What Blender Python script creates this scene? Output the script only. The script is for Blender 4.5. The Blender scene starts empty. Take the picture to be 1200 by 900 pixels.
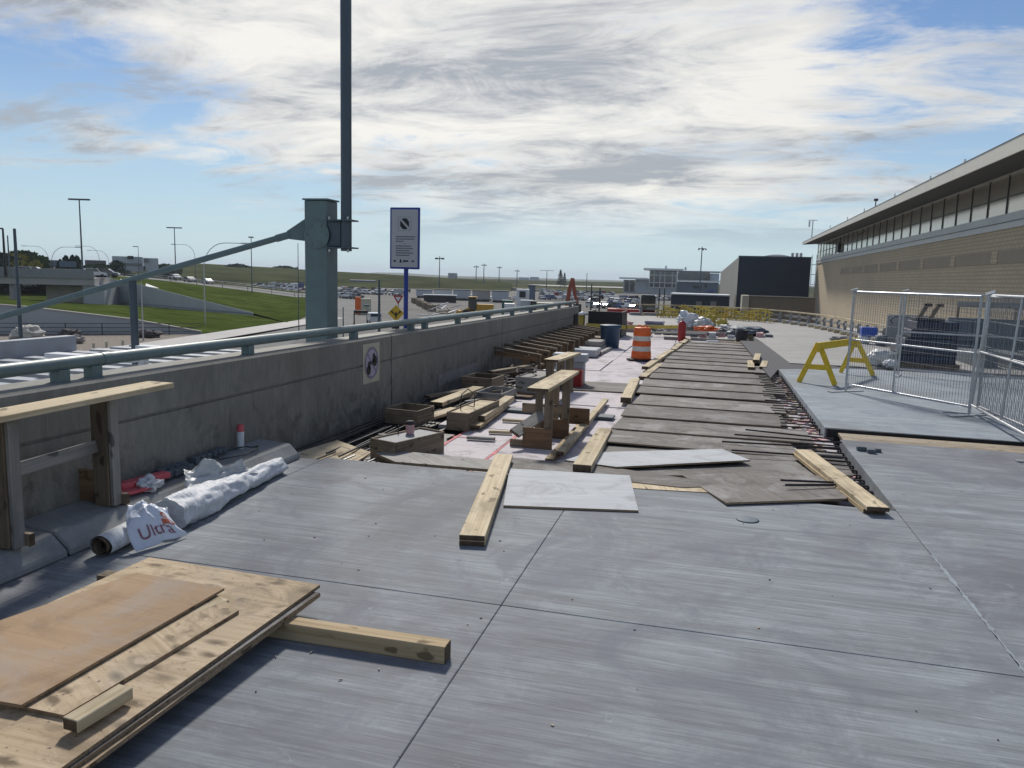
import bpy, bmesh, math, random
from mathutils import Matrix, Vector, noise
random.seed(11)
rad = math.radians
scene = bpy.context.scene
col = scene.collection
# ------------------------------------------------------------------ camera geometry (survey of the site)
FL = 900.0; PIT = rad(7.95); ROL = rad(1.6); YAW = rad(14.45); EYE = 1.9
_c, _s = math.cos, math.sin
CF = Vector((-_s(YAW)*_c(PIT), _c(YAW)*_c(PIT), -_s(PIT)))
_r0 = Vector((_c(YAW), _s(YAW), 0)); _u0 = Vector((-_s(YAW)*_s(PIT), _c(YAW)*_s(PIT), _c(PIT)))
CR = _r0*_c(ROL) + _u0*_s(ROL); CU = -_r0*_s(ROL) + _u0*_c(ROL)
def ray(u, v): return CR*((u-600)/FL) + CU*((450-v)/FL) + CF
def at(u, v, z=0.0):
    d = ray(u, v); t = (z-EYE)/d.z; return Vector((d.x*t, d.y*t, z))
def atY(u, v, y):
    d = ray(u, v); t = y/d.y; return Vector((d.x*t, y, EYE+d.z*t))
def atR(u, v, r):
    d = ray(u, v); t = r/math.hypot(d.x, d.y); return Vector((d.x*t, d.y*t, EYE+d.z*t))
# ------------------------------------------------------------------ materials
def new_mat(name):
    m = bpy.data.materials.new(name); m.use_nodes = True
    nt = m.node_tree; return m, nt, nt.nodes['Principled BSDF']
def N(nt, t, **k):
    n = nt.nodes.new(t)
    for a, b in k.items(): setattr(n, a, b)
    return n
def L(nt, a, b): nt.links.new(a, b)
def mapping(nt, scale, coord='Object'):
    tc = N(nt, 'ShaderNodeTexCoord'); mp = N(nt, 'ShaderNodeMapping'); mp.inputs['Scale'].default_value = scale
    L(nt, tc.outputs[coord], mp.inputs['Vector']); return mp.outputs[0]
def nz(nt, vec, scale, detail=6, rough=.6, dist=0.0):
    n = N(nt, 'ShaderNodeTexNoise'); n.inputs['Scale'].default_value = scale; n.inputs['Detail'].default_value = detail
    n.inputs['Roughness'].default_value = rough; n.inputs['Distortion'].default_value = dist; L(nt, vec, n.inputs['Vector']); return n.outputs['Fac']
def ramp(nt, fac, stops):
    r = N(nt, 'ShaderNodeValToRGB'); e = r.color_ramp.elements
    while len(e) < len(stops): e.new(.5)
    for i, (p, c) in enumerate(stops):
        e[i].position = p; e[i].color = (c[0], c[1], c[2], 1) if hasattr(c, '__len__') else (c, c, c, 1)
    L(nt, fac, r.inputs['Fac']); return r.outputs['Color']
def mix(nt, a, b, fac, mode='MIX'):
    m = N(nt, 'ShaderNodeMix', data_type='RGBA', blend_type=mode)
    for s, v in ((6, a), (7, b)):
        if hasattr(v, 'links') or hasattr(v, 'is_linked'): L(nt, v, m.inputs[s])
        else: m.inputs[s].default_value = (v[0], v[1], v[2], 1) if hasattr(v, '__len__') else (v, v, v, 1)
    if hasattr(fac, 'is_linked'): L(nt, fac, m.inputs[0])
    else: m.inputs[0].default_value = fac
    return m.outputs[2]
def mth(nt, op, a, b=0.0, c=None):
    m = N(nt, 'ShaderNodeMath', operation=op)
    for i, v in enumerate((a, b) if c is None else (a, b, c)):
        if hasattr(v, 'is_linked'): L(nt, v, m.inputs[i])
        else: m.inputs[i].default_value = v
    return m.outputs[0]
def bump(nt, b, h, strength=.3, dist=.01):
    n = N(nt, 'ShaderNodeBump'); n.inputs['Strength'].default_value = strength; n.inputs['Distance'].default_value = dist
    L(nt, h, n.inputs['Height']); L(nt, n.outputs[0], b.inputs['Normal'])
def plain(name, c, rough=.6, metal=0.0, var=.25, scale=6.0, bmp=.15, stretch=(1, 1, 1), rnd=0.0, bd=.004, spec=None):
    m, nt, b = new_mat(name); v = mapping(nt, stretch)
    f = nz(nt, v, scale, 8, .65)
    col_ = ramp(nt, f, ((.3, [x*(1-var) for x in c]), (.7, [min(1, x*(1+var)) for x in c])))
    if rnd:
        oi = N(nt, 'ShaderNodeObjectInfo'); k = mth(nt, 'MULTIPLY_ADD', oi.outputs['Random'], 2*rnd, 1-rnd)
        cb = N(nt, 'ShaderNodeCombineColor'); [L(nt, k, cb.inputs[i]) for i in range(3)]
        col_ = mix(nt, col_, cb.outputs[0], 1.0, 'MULTIPLY')
    L(nt, col_, b.inputs['Base Color']); b.inputs['Metallic'].default_value = metal
    r2 = nz(nt, v, scale*2.3, 4); L(nt, mth(nt, 'MULTIPLY_ADD', r2, .25, rough-.125), b.inputs['Roughness'])
    if spec is not None: b.inputs['Specular IOR Level'].default_value = spec
    if bmp: bump(nt, b, f, bmp, bd)
    return m
def wood(name, c1, c2, rnd=.15, dirt=.35, grain=26, dirtcol=None):
    m, nt, b = new_mat(name); v = mapping(nt, (.5, 1, 1))
    oi = N(nt, 'ShaderNodeObjectInfo'); va = N(nt, 'ShaderNodeVectorMath', operation='ADD')
    sc = N(nt, 'ShaderNodeVectorMath', operation='SCALE'); cx = N(nt, 'ShaderNodeCombineXYZ')
    for i in range(3): L(nt, oi.outputs['Random'], cx.inputs[i])
    L(nt, cx.outputs[0], sc.inputs[0]); sc.inputs['Scale'].default_value = 37; L(nt, v, va.inputs[0]); L(nt, sc.outputs[0], va.inputs[1])
    mp = N(nt, 'ShaderNodeMapping'); mp.inputs['Scale'].default_value = (1.1, grain, grain); L(nt, va.outputs[0], mp.inputs['Vector'])
    g = nz(nt, mp.outputs[0], 1.6, 7, .6, .6); big = nz(nt, va.outputs[0], 2.4, 5, .65)
    base = ramp(nt, g, ((.32, c2), (.62, c1)))
    kn = nz(nt, va.outputs[0], 11, 2, .4); knm = ramp(nt, kn, ((.64, 0.0), (.69, .8)))
    base = mix(nt, base, [x*.35 for x in c2], knm)
    dm = ramp(nt, big, ((.49, 0.0), (.63, dirt))); base = mix(nt, base, dirtcol or [x*.45 for x in c2], dm)
    k = mth(nt, 'MULTIPLY_ADD', oi.outputs['Random'], 2*rnd, 1-rnd)
    cb = N(nt, 'ShaderNodeCombineColor'); [L(nt, k, cb.inputs[i]) for i in range(3)]
    base = mix(nt, base, cb.outputs[0], 1.0, 'MULTIPLY')
    L(nt, base, b.inputs['Base Color']); b.inputs['Roughness'].default_value = .78; b.inputs['Specular IOR Level'].default_value = .25
    bump(nt, b, g, .35, .002); return m
M = {}
M['lumber'] = wood('lumber', (.58, .46, .29), (.40, .29, .16), .14, .6)
M['lumber_pale'] = wood('lumber_pale', (.66, .56, .39), (.47, .37, .23), .12, .55)
M['lumber_old'] = wood('lumber_old', (.27, .215, .155), (.15, .12, .085), .25, .55)
M['lumber_grey'] = wood('lumber_grey', (.34, .33, .31), (.22, .21, .20), .15, .35)
M['lumber_dark'] = wood('lumber_dark', (.19, .145, .10), (.105, .08, .06), .25, .5)
M['endgrain'] = plain('end_grain', (.085, .06, .038), .85, var=.5, scale=22)
M['lumber_dull'] = wood('lumber_dull', (.40, .34, .255), (.28, .23, .165), .1, .5)
M['gusset'] = wood('gusset_plywood', (.24, .15, .09), (.15, .09, .05), .25, .5, 12)
M['ply_edge'] = wood('ply_edge', (.34, .25, .16), (.17, .12, .08), .1, .4, 60)
# clean construction plywood with football-shaped footprints of darker veneer
def ply_mat(name, c1, c2, marks, rnd=.06, speck=.0, sx=.6, dust=0.0, foot=0.0):
    m, nt, b = new_mat(name); v = mapping(nt, (1, 1, 1))
    mp = N(nt, 'ShaderNodeMapping'); mp.inputs['Scale'].default_value = (.7*sx, 7, 7); L(nt, v, mp.inputs['Vector'])
    g = nz(nt, mp.outputs[0], 2.2, 7, .62, 1.6); base = ramp(nt, g, ((.3, c2), (.65, c1)))
    oi = N(nt, 'ShaderNodeObjectInfo')
    va = N(nt, 'ShaderNodeVectorMath', operation='ADD'); cx = N(nt, 'ShaderNodeCombineXYZ'); k0 = mth(nt, 'MULTIPLY', oi.outputs['Random'], 53)
    for i in range(2): L(nt, k0, cx.inputs[i])
    L(nt, v, va.inputs[0]); L(nt, cx.outputs[0], va.inputs[1])
    big = nz(nt, va.outputs[0], 2.0, 9, .7, .8)
    base = mix(nt, base, [x*.5 for x in c2], ramp(nt, big, ((.50, 0.0), (.62, marks))))
    if foot:
        mf = N(nt, 'ShaderNodeMapping'); mf.inputs['Scale'].default_value = (5.5, 12, 9); L(nt, va.outputs[0], mf.inputs['Vector']); vo = N(nt, 'ShaderNodeTexVoronoi'); L(nt, mf.outputs[0], vo.inputs['Vector']); vo.inputs['Scale'].default_value = 1.0
        base = mix(nt, base, [x*.42 for x in c2], mth(nt, 'MULTIPLY', ramp(nt, vo.outputs['Distance'], ((.16, foot), (.46, 0.0))), ramp(nt, nz(nt, va.outputs[0], 4.1, 3), ((.47, 0.0), (.51, 1.0)))))
    if dust: base = mix(nt, base, (.36, .355, .35), ramp(nt, nz(nt, va.outputs[0], 1.3, 9, .72, .6), ((.50, 0.0), (.62, dust))))
    if speck:
        sp = nz(nt, va.outputs[0], 34, 3, .6); base = mix(nt, base, (.06, .05, .045), ramp(nt, sp, ((.64, 0.0), (.70, speck))))
    k = mth(nt, 'MULTIPLY_ADD', oi.outputs['Random'], 2*rnd, 1-rnd); cb = N(nt, 'ShaderNodeCombineColor'); [L(nt, k, cb.inputs[i]) for i in range(3)]
    base = mix(nt, base, cb.outputs[0], 1.0, 'MULTIPLY')
    L(nt, base, b.inputs['Base Color']); b.inputs['Roughness'].default_value = .75; b.inputs['Specular IOR Level'].default_value = .3
    bump(nt, b, g, .3, .002); return m
M['ply_new'] = ply_mat('ply_new', (.62, .49, .33), (.42, .31, .19), .65, .05, .8, .6, .2, 1.0)
M['hardboard'] = ply_mat('hardboard', (.40, .275, .165), (.34, .225, .13), .4, .03, .25, .3, .35)
M['ply_dark'] = ply_mat('ply_dark', (.185, .168, .152), (.105, .095, .088), .65, .28, .7, .6, .5)
M['ply_white'] = ply_mat('ply_white', (.50, .52, .54), (.38, .40, .42), .4, .06, .3)
def concrete(name, c, streak=(1.2, 14, 1), amt=.18, stain=.3, warm=(1.08, 1.0, .9), rough=.62, bs=.25, fine=60, low=False):
    m, nt, b = new_mat(name); v = mapping(nt, (1, 1, 1), 'Object')
    mp = N(nt, 'ShaderNodeMapping'); mp.inputs['Scale'].default_value = streak; L(nt, v, mp.inputs['Vector'])
    s1 = nz(nt, mp.outputs[0], 1.6, 9, .68, .35); big = nz(nt, v, .42, 8, .62, .9); mid = nz(nt, v, 2.3, 9, .7, .4); fn = nz(nt, v, fine, 3, .6)
    lo = [x*(1-amt) for x in c]; hi = [x*(1+amt) for x in c]
    base = ramp(nt, s1, ((.37, lo), (.63, hi)))
    base = mix(nt, base, [c[i]*warm[i]*.60 for i in range(3)], ramp(nt, big, ((.46, 0.0), (.62, stain))))
    base = mix(nt, base, [min(1, x*1.45) for x in c], ramp(nt, mid, ((.53, 0.0), (.70, stain*.5))))
    mp3 = N(nt, 'ShaderNodeMapping'); mp3.inputs['Scale'].default_value = (streak[0]*4, streak[1]*7, streak[2]*4); L(nt, v, mp3.inputs['Vector']); s3 = nz(nt, mp3.outputs[0], 1.7, 5, .7, .2)
    base = mix(nt, base, ramp(nt, s3, ((.37, .52), (.61, 1.34))), .55*amt/.3 if amt < .5 else .6, 'MULTIPLY')
    blot = nz(nt, v, 1.15, 10, .72, 1.2)
    base = mix(nt, base, [c[0]*.66, c[1]*.64, c[2]*.70], ramp(nt, blot, ((.50, 0.0), (.60, stain*.7))))
    base = mix(nt, base, [x*.55 for x in c], ramp(nt, fn, ((.55, 0.0), (.8, .35))))
    chk = nz(nt, v, 9, 6, .75, .8); base = mix(nt, base, [min(1, x*1.9) for x in c], mth(nt, 'MULTIPLY', ramp(nt, chk, ((.62, 0.0), (.70, .5))), ramp(nt, mid, ((.50, 0.0), (.58, 1.0)))))
    if low:
        tcz = N(nt, 'ShaderNodeTexCoord'); spz = N(nt, 'ShaderNodeSeparateXYZ'); L(nt, tcz.outputs['Object'], spz.inputs[0]); st = nz(nt, mapping(nt, (1, 1.6, 1.2)), 2.2, 9, .72, 1.0)
        mzr = N(nt, 'ShaderNodeMapRange'); L(nt, spz.outputs['Z'], mzr.inputs[0]); mzr.inputs[1].default_value = .75; mzr.inputs[2].default_value = .15
        dirt = ramp(nt, mth(nt, 'ADD', st, mth(nt, 'MULTIPLY', mzr.outputs[0], .16)), ((.61, 0.0), (.75, .6))); base = mix(nt, base, (.075, .066, .055), dirt)
        dr = nz(nt, mapping(nt, (1, 9, .35)), 2.0, 5, .6, .2); base = mix(nt, base, [x*1.5 for x in c], ramp(nt, dr, ((.64, 0.0), (.70, .25))))
    b.inputs['Specular IOR Level'].default_value = .28
    L(nt, base, b.inputs['Base Color'])
    L(nt, mth(nt, 'MULTIPLY_ADD', s1, .2, rough-.05), b.inputs['Roughness'])
    h = mth(nt, 'ADD', s1, mth(nt, 'MULTIPLY', fn, .35)); bump(nt, b, h, bs, .004); return m
M['deck'] = concrete('deck_concrete', (.235, .257, .275), (.40, 7, 1), .24, .85, warm=(1.0, .93, .98), rough=.72)
M['deck_new'] = concrete('deck_concrete_pale', (.285, .325, .36), (.6, 6, 1), .16, .6, rough=.72)
M['road_old'] = concrete('old_road_concrete', (.33, .325, .31), (.7, 2.2, 1), .12, .3)
M['kerb'] = concrete('kerb_concrete', (.27, .28, .28), (2, 2, 2), .10, .25)
M['parapet'] = concrete('parapet_concrete', (.245, .24, .215), (5, 1.5, .6), .12, .35, bs=.3, low=True)
M['precast'] = concrete('precast_concrete', (.30, .31, .32), (2, 2, .6), .08, .2)
M['black_joint'] = plain('joint_black', (.02, .02, .022), .8, var=.4)
M['asphalt'] = plain('asphalt', (.06, .062, .07), .85, var=.25, scale=30, bmp=.4)
M['membrane'] = ply_mat('pale_insulation', (.58, .54, .56), (.44, .40, .42), .7, .05, .75, 1, .0)
M['pitdark'] = plain('waterproofing', (.018, .019, .024), .55, var=.5, scale=8, bmp=.5, bd=.02)
M['meshwire'] = plain('mesh_wire', (.22, .23, .25), .5, .5, var=.1, bmp=0)
M['rebar'] = plain('rebar_steel', (.045, .043, .045), .5, .5, var=.4, scale=60, bmp=.5)
M['rust'] = plain('rust_steel', (.16, .07, .04), .7, .2, var=.4, scale=40)
M['greenpaint'] = plain('grey_green_paint', (.135, .195, .20), .45, 0.0, var=.12, scale=5, bmp=.05)
def rusty(m):
    nt = m.node_tree; b = nt.nodes['Principled BSDF']; src_ = b.inputs['Base Color'].links[0].from_socket; v = mapping(nt, (1, 1, .35)); f = nz(nt, v, 7, 8, .75, .5); g_ = nz(nt, v, 26, 4, .6)
    c_ = mix(nt, src_, (.10, .055, .035), ramp(nt, f, ((.63, 0.0), (.70, .7)))); c_ = mix(nt, c_, (.26, .32, .32), ramp(nt, g_, ((.66, 0.0), (.72, .5)))); L(nt, c_, b.inputs['Base Color'])
rusty(M['greenpaint'])
M['darkpole'] = plain('dark_pole_paint', (.075, .10, .125), .35, .2, var=.06, scale=3, bmp=.0)
M['galv'] = plain('galvanised', (.50, .51, .53), .38, .75, var=.14, scale=12, bmp=.0)
M['bluepost'] = plain('blue_paint', (.02, .045, .28), .4, var=.08, bmp=0)
M['signwhite'] = plain('sign_white', (.42, .43, .46), .5, var=.04, bmp=0)
M['cream'] = plain('sign_cream', (.50, .49, .38), .55, var=.12, bmp=0)
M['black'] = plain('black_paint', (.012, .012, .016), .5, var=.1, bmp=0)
M['lav'] = plain('sign_disc', (.42, .41, .50), .5, var=.05, bmp=0)
M['purple'] = plain('sign_purple', (.24, .20, .32), .5, var=.05, bmp=0)
M['yellow'] = plain('yellow_paint', (.72, .50, .03), .5, var=.16, scale=9, bmp=.1)
M['yellow_sign'] = plain('yellow_sign', (.65, .42, .02), .5, var=.05, bmp=0)
M['orange'] = plain('orange_plastic', (.75, .13, .02), .45, var=.14, scale=7, bmp=0)
M['drumwhite'] = plain('reflective_white', (.62, .60, .54), .4, var=.1, bmp=0)
M['rubber'] = plain('rubber', (.03, .03, .034), .75, var=.2)
M['bluebin'] = plain('blue_plastic', (.03, .07, .13), .5, var=.15)
M['red'] = plain('red_paint', (.35, .02, .02), .45, var=.15)
M['redline'] = plain('red_mark', (.55, .10, .12), .7, var=.3, scale=12)
M['pink'] = plain('pink_foam', (.55, .33, .33), .7, var=.3, scale=20)
M['canopywhite'] = plain('canopy_paint', (.40, .42, .45), .6, var=.12, bmp=0, scale=2)
M['white'] = plain('white_paint', (.72, .73, .74), .45, var=.06, bmp=0)
M['plastic_white'] = plain('white_film', (.60, .63, .67), .45, var=.2, scale=17, bmp=1.0, bd=.012, spec=.4, stretch=(1, 2.2, 1))
M['plastic_grey'] = plain('dirty_film', (.48, .50, .50), .45, var=.22, scale=6, bmp=.6, bd=.01)
M['bag'] = plain('bag_film', (.68, .73, .82), .38, var=.06, scale=14, bmp=.5, bd=.006)
M['orange_ink'] = plain('orange_ink', (.60, .16, .08), .6, var=.08, bmp=0)
M['ink_red'] = plain('red_brown_ink', (.28, .10, .14), .6, var=.08, bmp=0)
M['slate'] = plain('slate_foam', (.10, .12, .14), .7, var=.25, scale=30)
M['wrap'] = plain('blue_black_wrap', (.012, .018, .05), .3, var=.4, scale=10, bmp=.5, bd=.02)
M['bluetote'] = plain('blue_tote', (.02, .08, .45), .45, var=.1)
M['greypanel'] = plain('grey_form_panel', (.11, .14, .17), .6, var=.15, scale=3)
M['brick'] = None
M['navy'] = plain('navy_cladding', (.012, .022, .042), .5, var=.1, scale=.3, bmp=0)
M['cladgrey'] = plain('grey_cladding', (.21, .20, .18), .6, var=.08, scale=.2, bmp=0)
M['greywhite'] = plain('far_white_cladding', (.46, .50, .54), .6, var=.06, scale=.2, bmp=0)
M['steelblue'] = plain('steel_blue_cladding', (.085, .125, .175), .5, var=.1, scale=.2, bmp=0)
M['fascia'] = plain('fascia_metal', (.60, .575, .51), .5, .0, var=.05, scale=.5, bmp=0)
M['sill'] = plain('window_band_metal', (.58, .585, .57), .5, .0, var=.06, scale=.5, bmp=0)
M['soffit'] = plain('soffit', (.10, .10, .105), .7, var=.1, bmp=0)
M['tanwall'] = plain('tan_low_wall', (.20, .165, .125), .8, var=.1, scale=.6, bmp=0)
M['tanlight'] = plain('pale_tan_wall', (.42, .38, .31), .8, var=.1, scale=.6, bmp=0)
M['grass'] = plain('grass', (.062, .084, .022), .95, var=.5, scale=.22, bmp=.0, spec=0.0)
M['prairie'] = plain('prairie', (.085, .088, .045), .95, var=.45, scale=.012, bmp=0, spec=0.0, stretch=(.3, 1, 1))
M['hill'] = plain('hill_grass', (.062, .070, .034), .95, var=.5, scale=.03, bmp=0, spec=0.0)
M['gravel'] = plain('gravel', (.22, .185, .155), .95, var=.4, scale=3, bmp=.9, bd=.15)
M['lot'] = plain('lot_pavement', (.17, .165, .155), .9, var=.22, scale=.06, bmp=0, spec=.1)
M['roadgrey'] = plain('road_pavement', (.20, .20, .195), .9, var=.14, scale=.08, bmp=0, spec=.1)
M['wallgrey'] = plain('retaining_concrete', (.42, .44, .45), .85, var=.07, scale=.3, bmp=0)
M['girder'] = plain('girder_concrete', (.42, .40, .38), .8, var=.08, scale=.3, bmp=0)
M['rock'] = plain('boulder', (.24, .22, .20), .9, var=.4, scale=2.5, bmp=.6, bd=.1, rnd=.3)
M['rockdark'] = plain('dark_boulder', (.08, .075, .075), .9, var=.4, scale=2.5, bmp=.6, bd=.1)
M['rockpale'] = plain('pale_boulder', (.50, .48, .42), .9, var=.25, scale=2.5, bmp=.6, bd=.1)
M['panelgrey'] = plain('recess_panel', (.36, .30, .225), .8, var=.06, scale=.5, bmp=0)
M['leaf'] = plain('leaves', (.055, .085, .03), .9, var=.5, scale=2, bmp=0)
M['leafdark'] = plain('conifer_leaves', (.025, .045, .025), .9, var=.5, scale=2, bmp=0)
M['leafyellow'] = plain('yellow_leaves', (.22, .20, .04), .9, var=.5, scale=2, bmp=0)
M['bark'] = plain('bark', (.09, .07, .05), .9, var=.3)
M['excav'] = plain('excavator_orange', (.30, .07, .035), .5, var=.15)
M['loader'] = plain('loader_yellow', (.55, .30, .03), .5, var=.15)
M['greenbox'] = plain('green_container', (.03, .10, .09), .6, var=.15)
M['lavbag'] = plain('lavender_grey_bag', (.27, .26, .32), .6, var=.15, scale=8)
M['yelloww'] = wood('yellow_formwork', (.62, .50, .12), (.46, .36, .08), .25, .35)
M['glass'] = None
def glass(name, c, rough=.08):
    m, nt, b = new_mat(name); b.inputs['Base Color'].default_value = (*c, 1); b.inputs['Roughness'].default_value = rough
    b.inputs['Specular IOR Level'].default_value = 1.0; b.inputs['Coat Weight'].default_value = .6; b.inputs['Coat Roughness'].default_value = .04; return m
M['glass'] = glass('dark_glass', (.02, .025, .03))
def winglass():
    m, nt, b = new_mat('window_glass_tinted'); v = mapping(nt, (1, .05, 1))
    L(nt, ramp(nt, nz(nt, v, .8, 2), ((.35, (.58, .53, .44)), (.65, (.70, .65, .55)))), b.inputs['Base Color'])
    b.inputs['Roughness'].default_value = .13; b.inputs['Metallic'].default_value = .45; return m
M['winglass'] = winglass()
def brick():
    m, nt, b = new_mat('buff_block'); tc = N(nt, 'ShaderNodeTexCoord'); sp = N(nt, 'ShaderNodeSeparateXYZ'); L(nt, tc.outputs['Object'], sp.inputs[0])
    cb = N(nt, 'ShaderNodeCombineXYZ'); L(nt, sp.outputs['Y'], cb.inputs[0]); L(nt, sp.outputs['Z'], cb.inputs[1])
    br = N(nt, 'ShaderNodeTexBrick'); L(nt, cb.outputs[0], br.inputs['Vector'])
    br.inputs['Color1'].default_value = (.60, .49, .345, 1); br.inputs['Color2'].default_value = (.54, .44, .305, 1); br.inputs['Mortar'].default_value = (.40, .325, .23, 1)
    br.inputs['Scale'].default_value = 1.0; br.inputs['Mortar Size'].default_value = .035; br.inputs['Brick Width'].default_value = .8; br.inputs['Row Height'].default_value = .30
    big = nz(nt, tc.outputs['Object'], .12, 6); L(nt, mix(nt, br.outputs['Color'], (.36, .30, .22), ramp(nt, big, ((.45, 0.0), (.75, .35)))), b.inputs['Base Color'])
    b.inputs['Roughness'].default_value = .85; bump(nt, b, br.outputs['Fac'], -.4, .03); return m
M['brick'] = brick()
CARC = {'white': (.62, .63, .64), 'silver': (.38, .39, .41), 'black': (.02, .02, .024), 'grey': (.14, .145, .155), 'blue': (.03, .06, .18), 'red': (.28, .02, .02)}
for k, c in CARC.items():
    M['car_'+k] = m = plain('car_paint_'+k, c, .3, .0, var=.02, bmp=0); m.node_tree.nodes['Principled BSDF'].inputs['Coat Weight'].default_value = .7
# ------------------------------------------------------------------ mesh builder
def basis_from(p1, p2, up=(0, 0, 1)):
    x = (Vector(p2)-Vector(p1)); l = x.length; x.normalize(); u = Vector(up)
    if abs(x.dot(u)) > .999: u = Vector((0, 1, 0))
    y = u.cross(x).normalized(); z = x.cross(y)
    m = Matrix((x, y, z)).transposed().to_4x4(); return m, l
def wmat(o):
    m = o.matrix_basis.copy()
    while o.parent is not None: o = o.parent; m = o.matrix_basis @ m
    return m
ORD = ['first', 'second', 'third', 'fourth', 'fifth', 'sixth', 'seventh', 'eighth', 'ninth', 'tenth', 'eleventh', 'twelfth', 'thirteenth', 'fourteenth', 'fifteenth', 'sixteenth', 'seventeenth', 'eighteenth', 'nineteenth', 'twentieth']
def ordw(n): return ORD[n] if n < 20 else (('twenty-' if n < 29 else 'thirty-')+ORD[(n-20) % 10 if n < 29 else (n-30) % 10] if n != 29 else 'thirtieth')
class MB:
    def __init__(s): s.v = []; s.f = []; s.mi = []; s.cm = 0; s.sm = False; s.smooth = []
    def mat(s, i): s.cm = i; return s
    def add(s, vs, fs, sm=False):
        o = len(s.v); s.v += [Vector(q) for q in vs]
        for f in fs: s.f.append([i+o for i in f]); s.mi.append(s.cm); s.smooth.append(sm)
        return s
    def box(s, c, d, R=None):
        x, y, z = d[0]/2, d[1]/2, d[2]/2
        vs = [Vector((a*x, b*y, e*z)) for a in (-1, 1) for b in (-1, 1) for e in (-1, 1)]
        if R is not None: vs = [R @ q for q in vs]
        return s.add([q+Vector(c) for q in vs], [(0, 1, 3, 2), (4, 6, 7, 5), (0, 4, 5, 1), (2, 3, 7, 6), (0, 2, 6, 4), (1, 5, 7, 3)])
    def bb(s, a, b): return s.box([(a[i]+b[i])/2 for i in range(3)], [abs(b[i]-a[i]) for i in range(3)])
    def bar(s, p1, p2, w, h, up=(0, 0, 1)):
        m, l = basis_from(p1, p2, up); return s.box((Vector(p1)+Vector(p2))/2, (l, w, h), m.to_3x3())
    def tube(s, p1, p2, r, n=10, r2=None, caps=True):
        m, l = basis_from(p1, p2); r2 = r if r2 is None else r2; m3 = m.to_3x3(); vs = []
        for i in range(n):
            a = 2*math.pi*i/n; vs.append(Vector(p1)+m3 @ Vector((0, r*_c(a), r*_s(a))))
        for i in range(n):
            a = 2*math.pi*i/n; vs.append(Vector(p2)+m3 @ Vector((0, r2*_c(a), r2*_s(a))))
        fs = [(i, n+i, n+(i+1) % n, (i+1) % n) for i in range(n)]; s.add(vs, fs, True)
        if caps: s.add(vs[:n], [tuple(range(n))]); s.add(vs[n:], [tuple(reversed(range(n)))])
        return s
    def path(s, pts, r, n=8):
        for a, b in zip(pts[:-1], pts[1:]): s.tube(a, b, r, n)
        return s
    def lathe(s, prof, c=(0, 0, 0), n=24):
        vs = [Vector((c[0]+r*_c(2*math.pi*i/n), c[1]+r*_s(2*math.pi*i/n), c[2]+z)) for r, z in prof for i in range(n)]
        fs = [(k*n+i, k*n+(i+1) % n, (k+1)*n+(i+1) % n, (k+1)*n+i) for k in range(len(prof)-1) for i in range(n)]
        s.add(vs, fs, True)
        if prof[-1][0] > 1e-4: s.add(vs[-n:], [tuple(range(n))])
        if prof[0][0] > 1e-4: s.add(vs[:n], [tuple(reversed(range(n)))])
        return s
    def prism(s, pts, z0, z1):   # pts: ccw xy list ; z0,z1 scalars
        n = len(pts); vs = [Vector((p[0], p[1], z0)) for p in pts]+[Vector((p[0], p[1], z1)) for p in pts]
        return s.add(vs, [tuple(reversed(range(n))), tuple(range(n, 2*n))]+[(i, (i+1) % n, n+(i+1) % n, n+i) for i in range(n)])
    def extr(s, pts, d):        # 3d polygon extruded by vector d
        n = len(pts); d = Vector(d); vs = [Vector(p) for p in pts]+[Vector(p)+d for p in pts]
        return s.add(vs, [tuple(reversed(range(n))), tuple(range(n, 2*n))]+[(i, (i+1) % n, n+(i+1) % n, n+i) for i in range(n)])
    def poly(s, pts): return s.add(pts, [tuple(range(len(pts)))])
    def build(s, name, mats, parent=None, world=True, bev=0.0, M0=None, fixn=True):
        if not isinstance(mats, (list, tuple)): mats = [mats]
        vs = s.v
        if parent is not None and world: inv = wmat(parent).inverted(); vs = [inv @ q for q in vs]
        org = Vector((0, 0, 0))
        if parent is None and world and M0 is None:
            lo = [min(q[i] for q in vs) for i in range(3)]; hi = [max(q[i] for q in vs) for i in range(3)]
            org = Vector(((lo[0]+hi[0])/2, (lo[1]+hi[1])/2, lo[2])); vs = [q-org for q in vs]
        me = bpy.data.meshes.new(name); me.from_pydata([tuple(q) for q in vs], [], s.f)
        for m in mats: me.materials.append(M[m] if isinstance(m, str) else m)
        for p, i, sm in zip(me.polygons, s.mi, s.smooth): p.material_index = i; p.use_smooth = sm
        if fixn:
            bm = bmesh.new(); bm.from_mesh(me); bmesh.ops.recalc_face_normals(bm, faces=bm.faces); bm.to_mesh(me); bm.free()
        o = bpy.data.objects.new(name, me); col.objects.link(o); o.location = org
        if M0 is not None: o.matrix_basis = M0
        if parent is not None: o.parent = parent
        if bev:
            b = o.modifiers.new('bevel', 'BEVEL'); b.width = bev; b.segments = 1; b.limit_method = 'ANGLE'
        return o
def tag(o, label, cat, group=None, kind=None):
    o['label'] = label; o['category'] = cat
    if group: o['group'] = group
    if kind: o['kind'] = kind
    return o
def thing(name, label, cat, loc=(0, 0, 0), rz=0.0, group=None):
    e = bpy.data.objects.new(name, None); e.empty_display_size = .2; col.objects.link(e); e.matrix_basis = Matrix.Translation(Vector(loc)) @ Matrix.Rotation(rz, 4, 'Z')
    return tag(e, label, cat, group)
def struct(o): o['kind'] = 'structure'; return o
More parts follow.
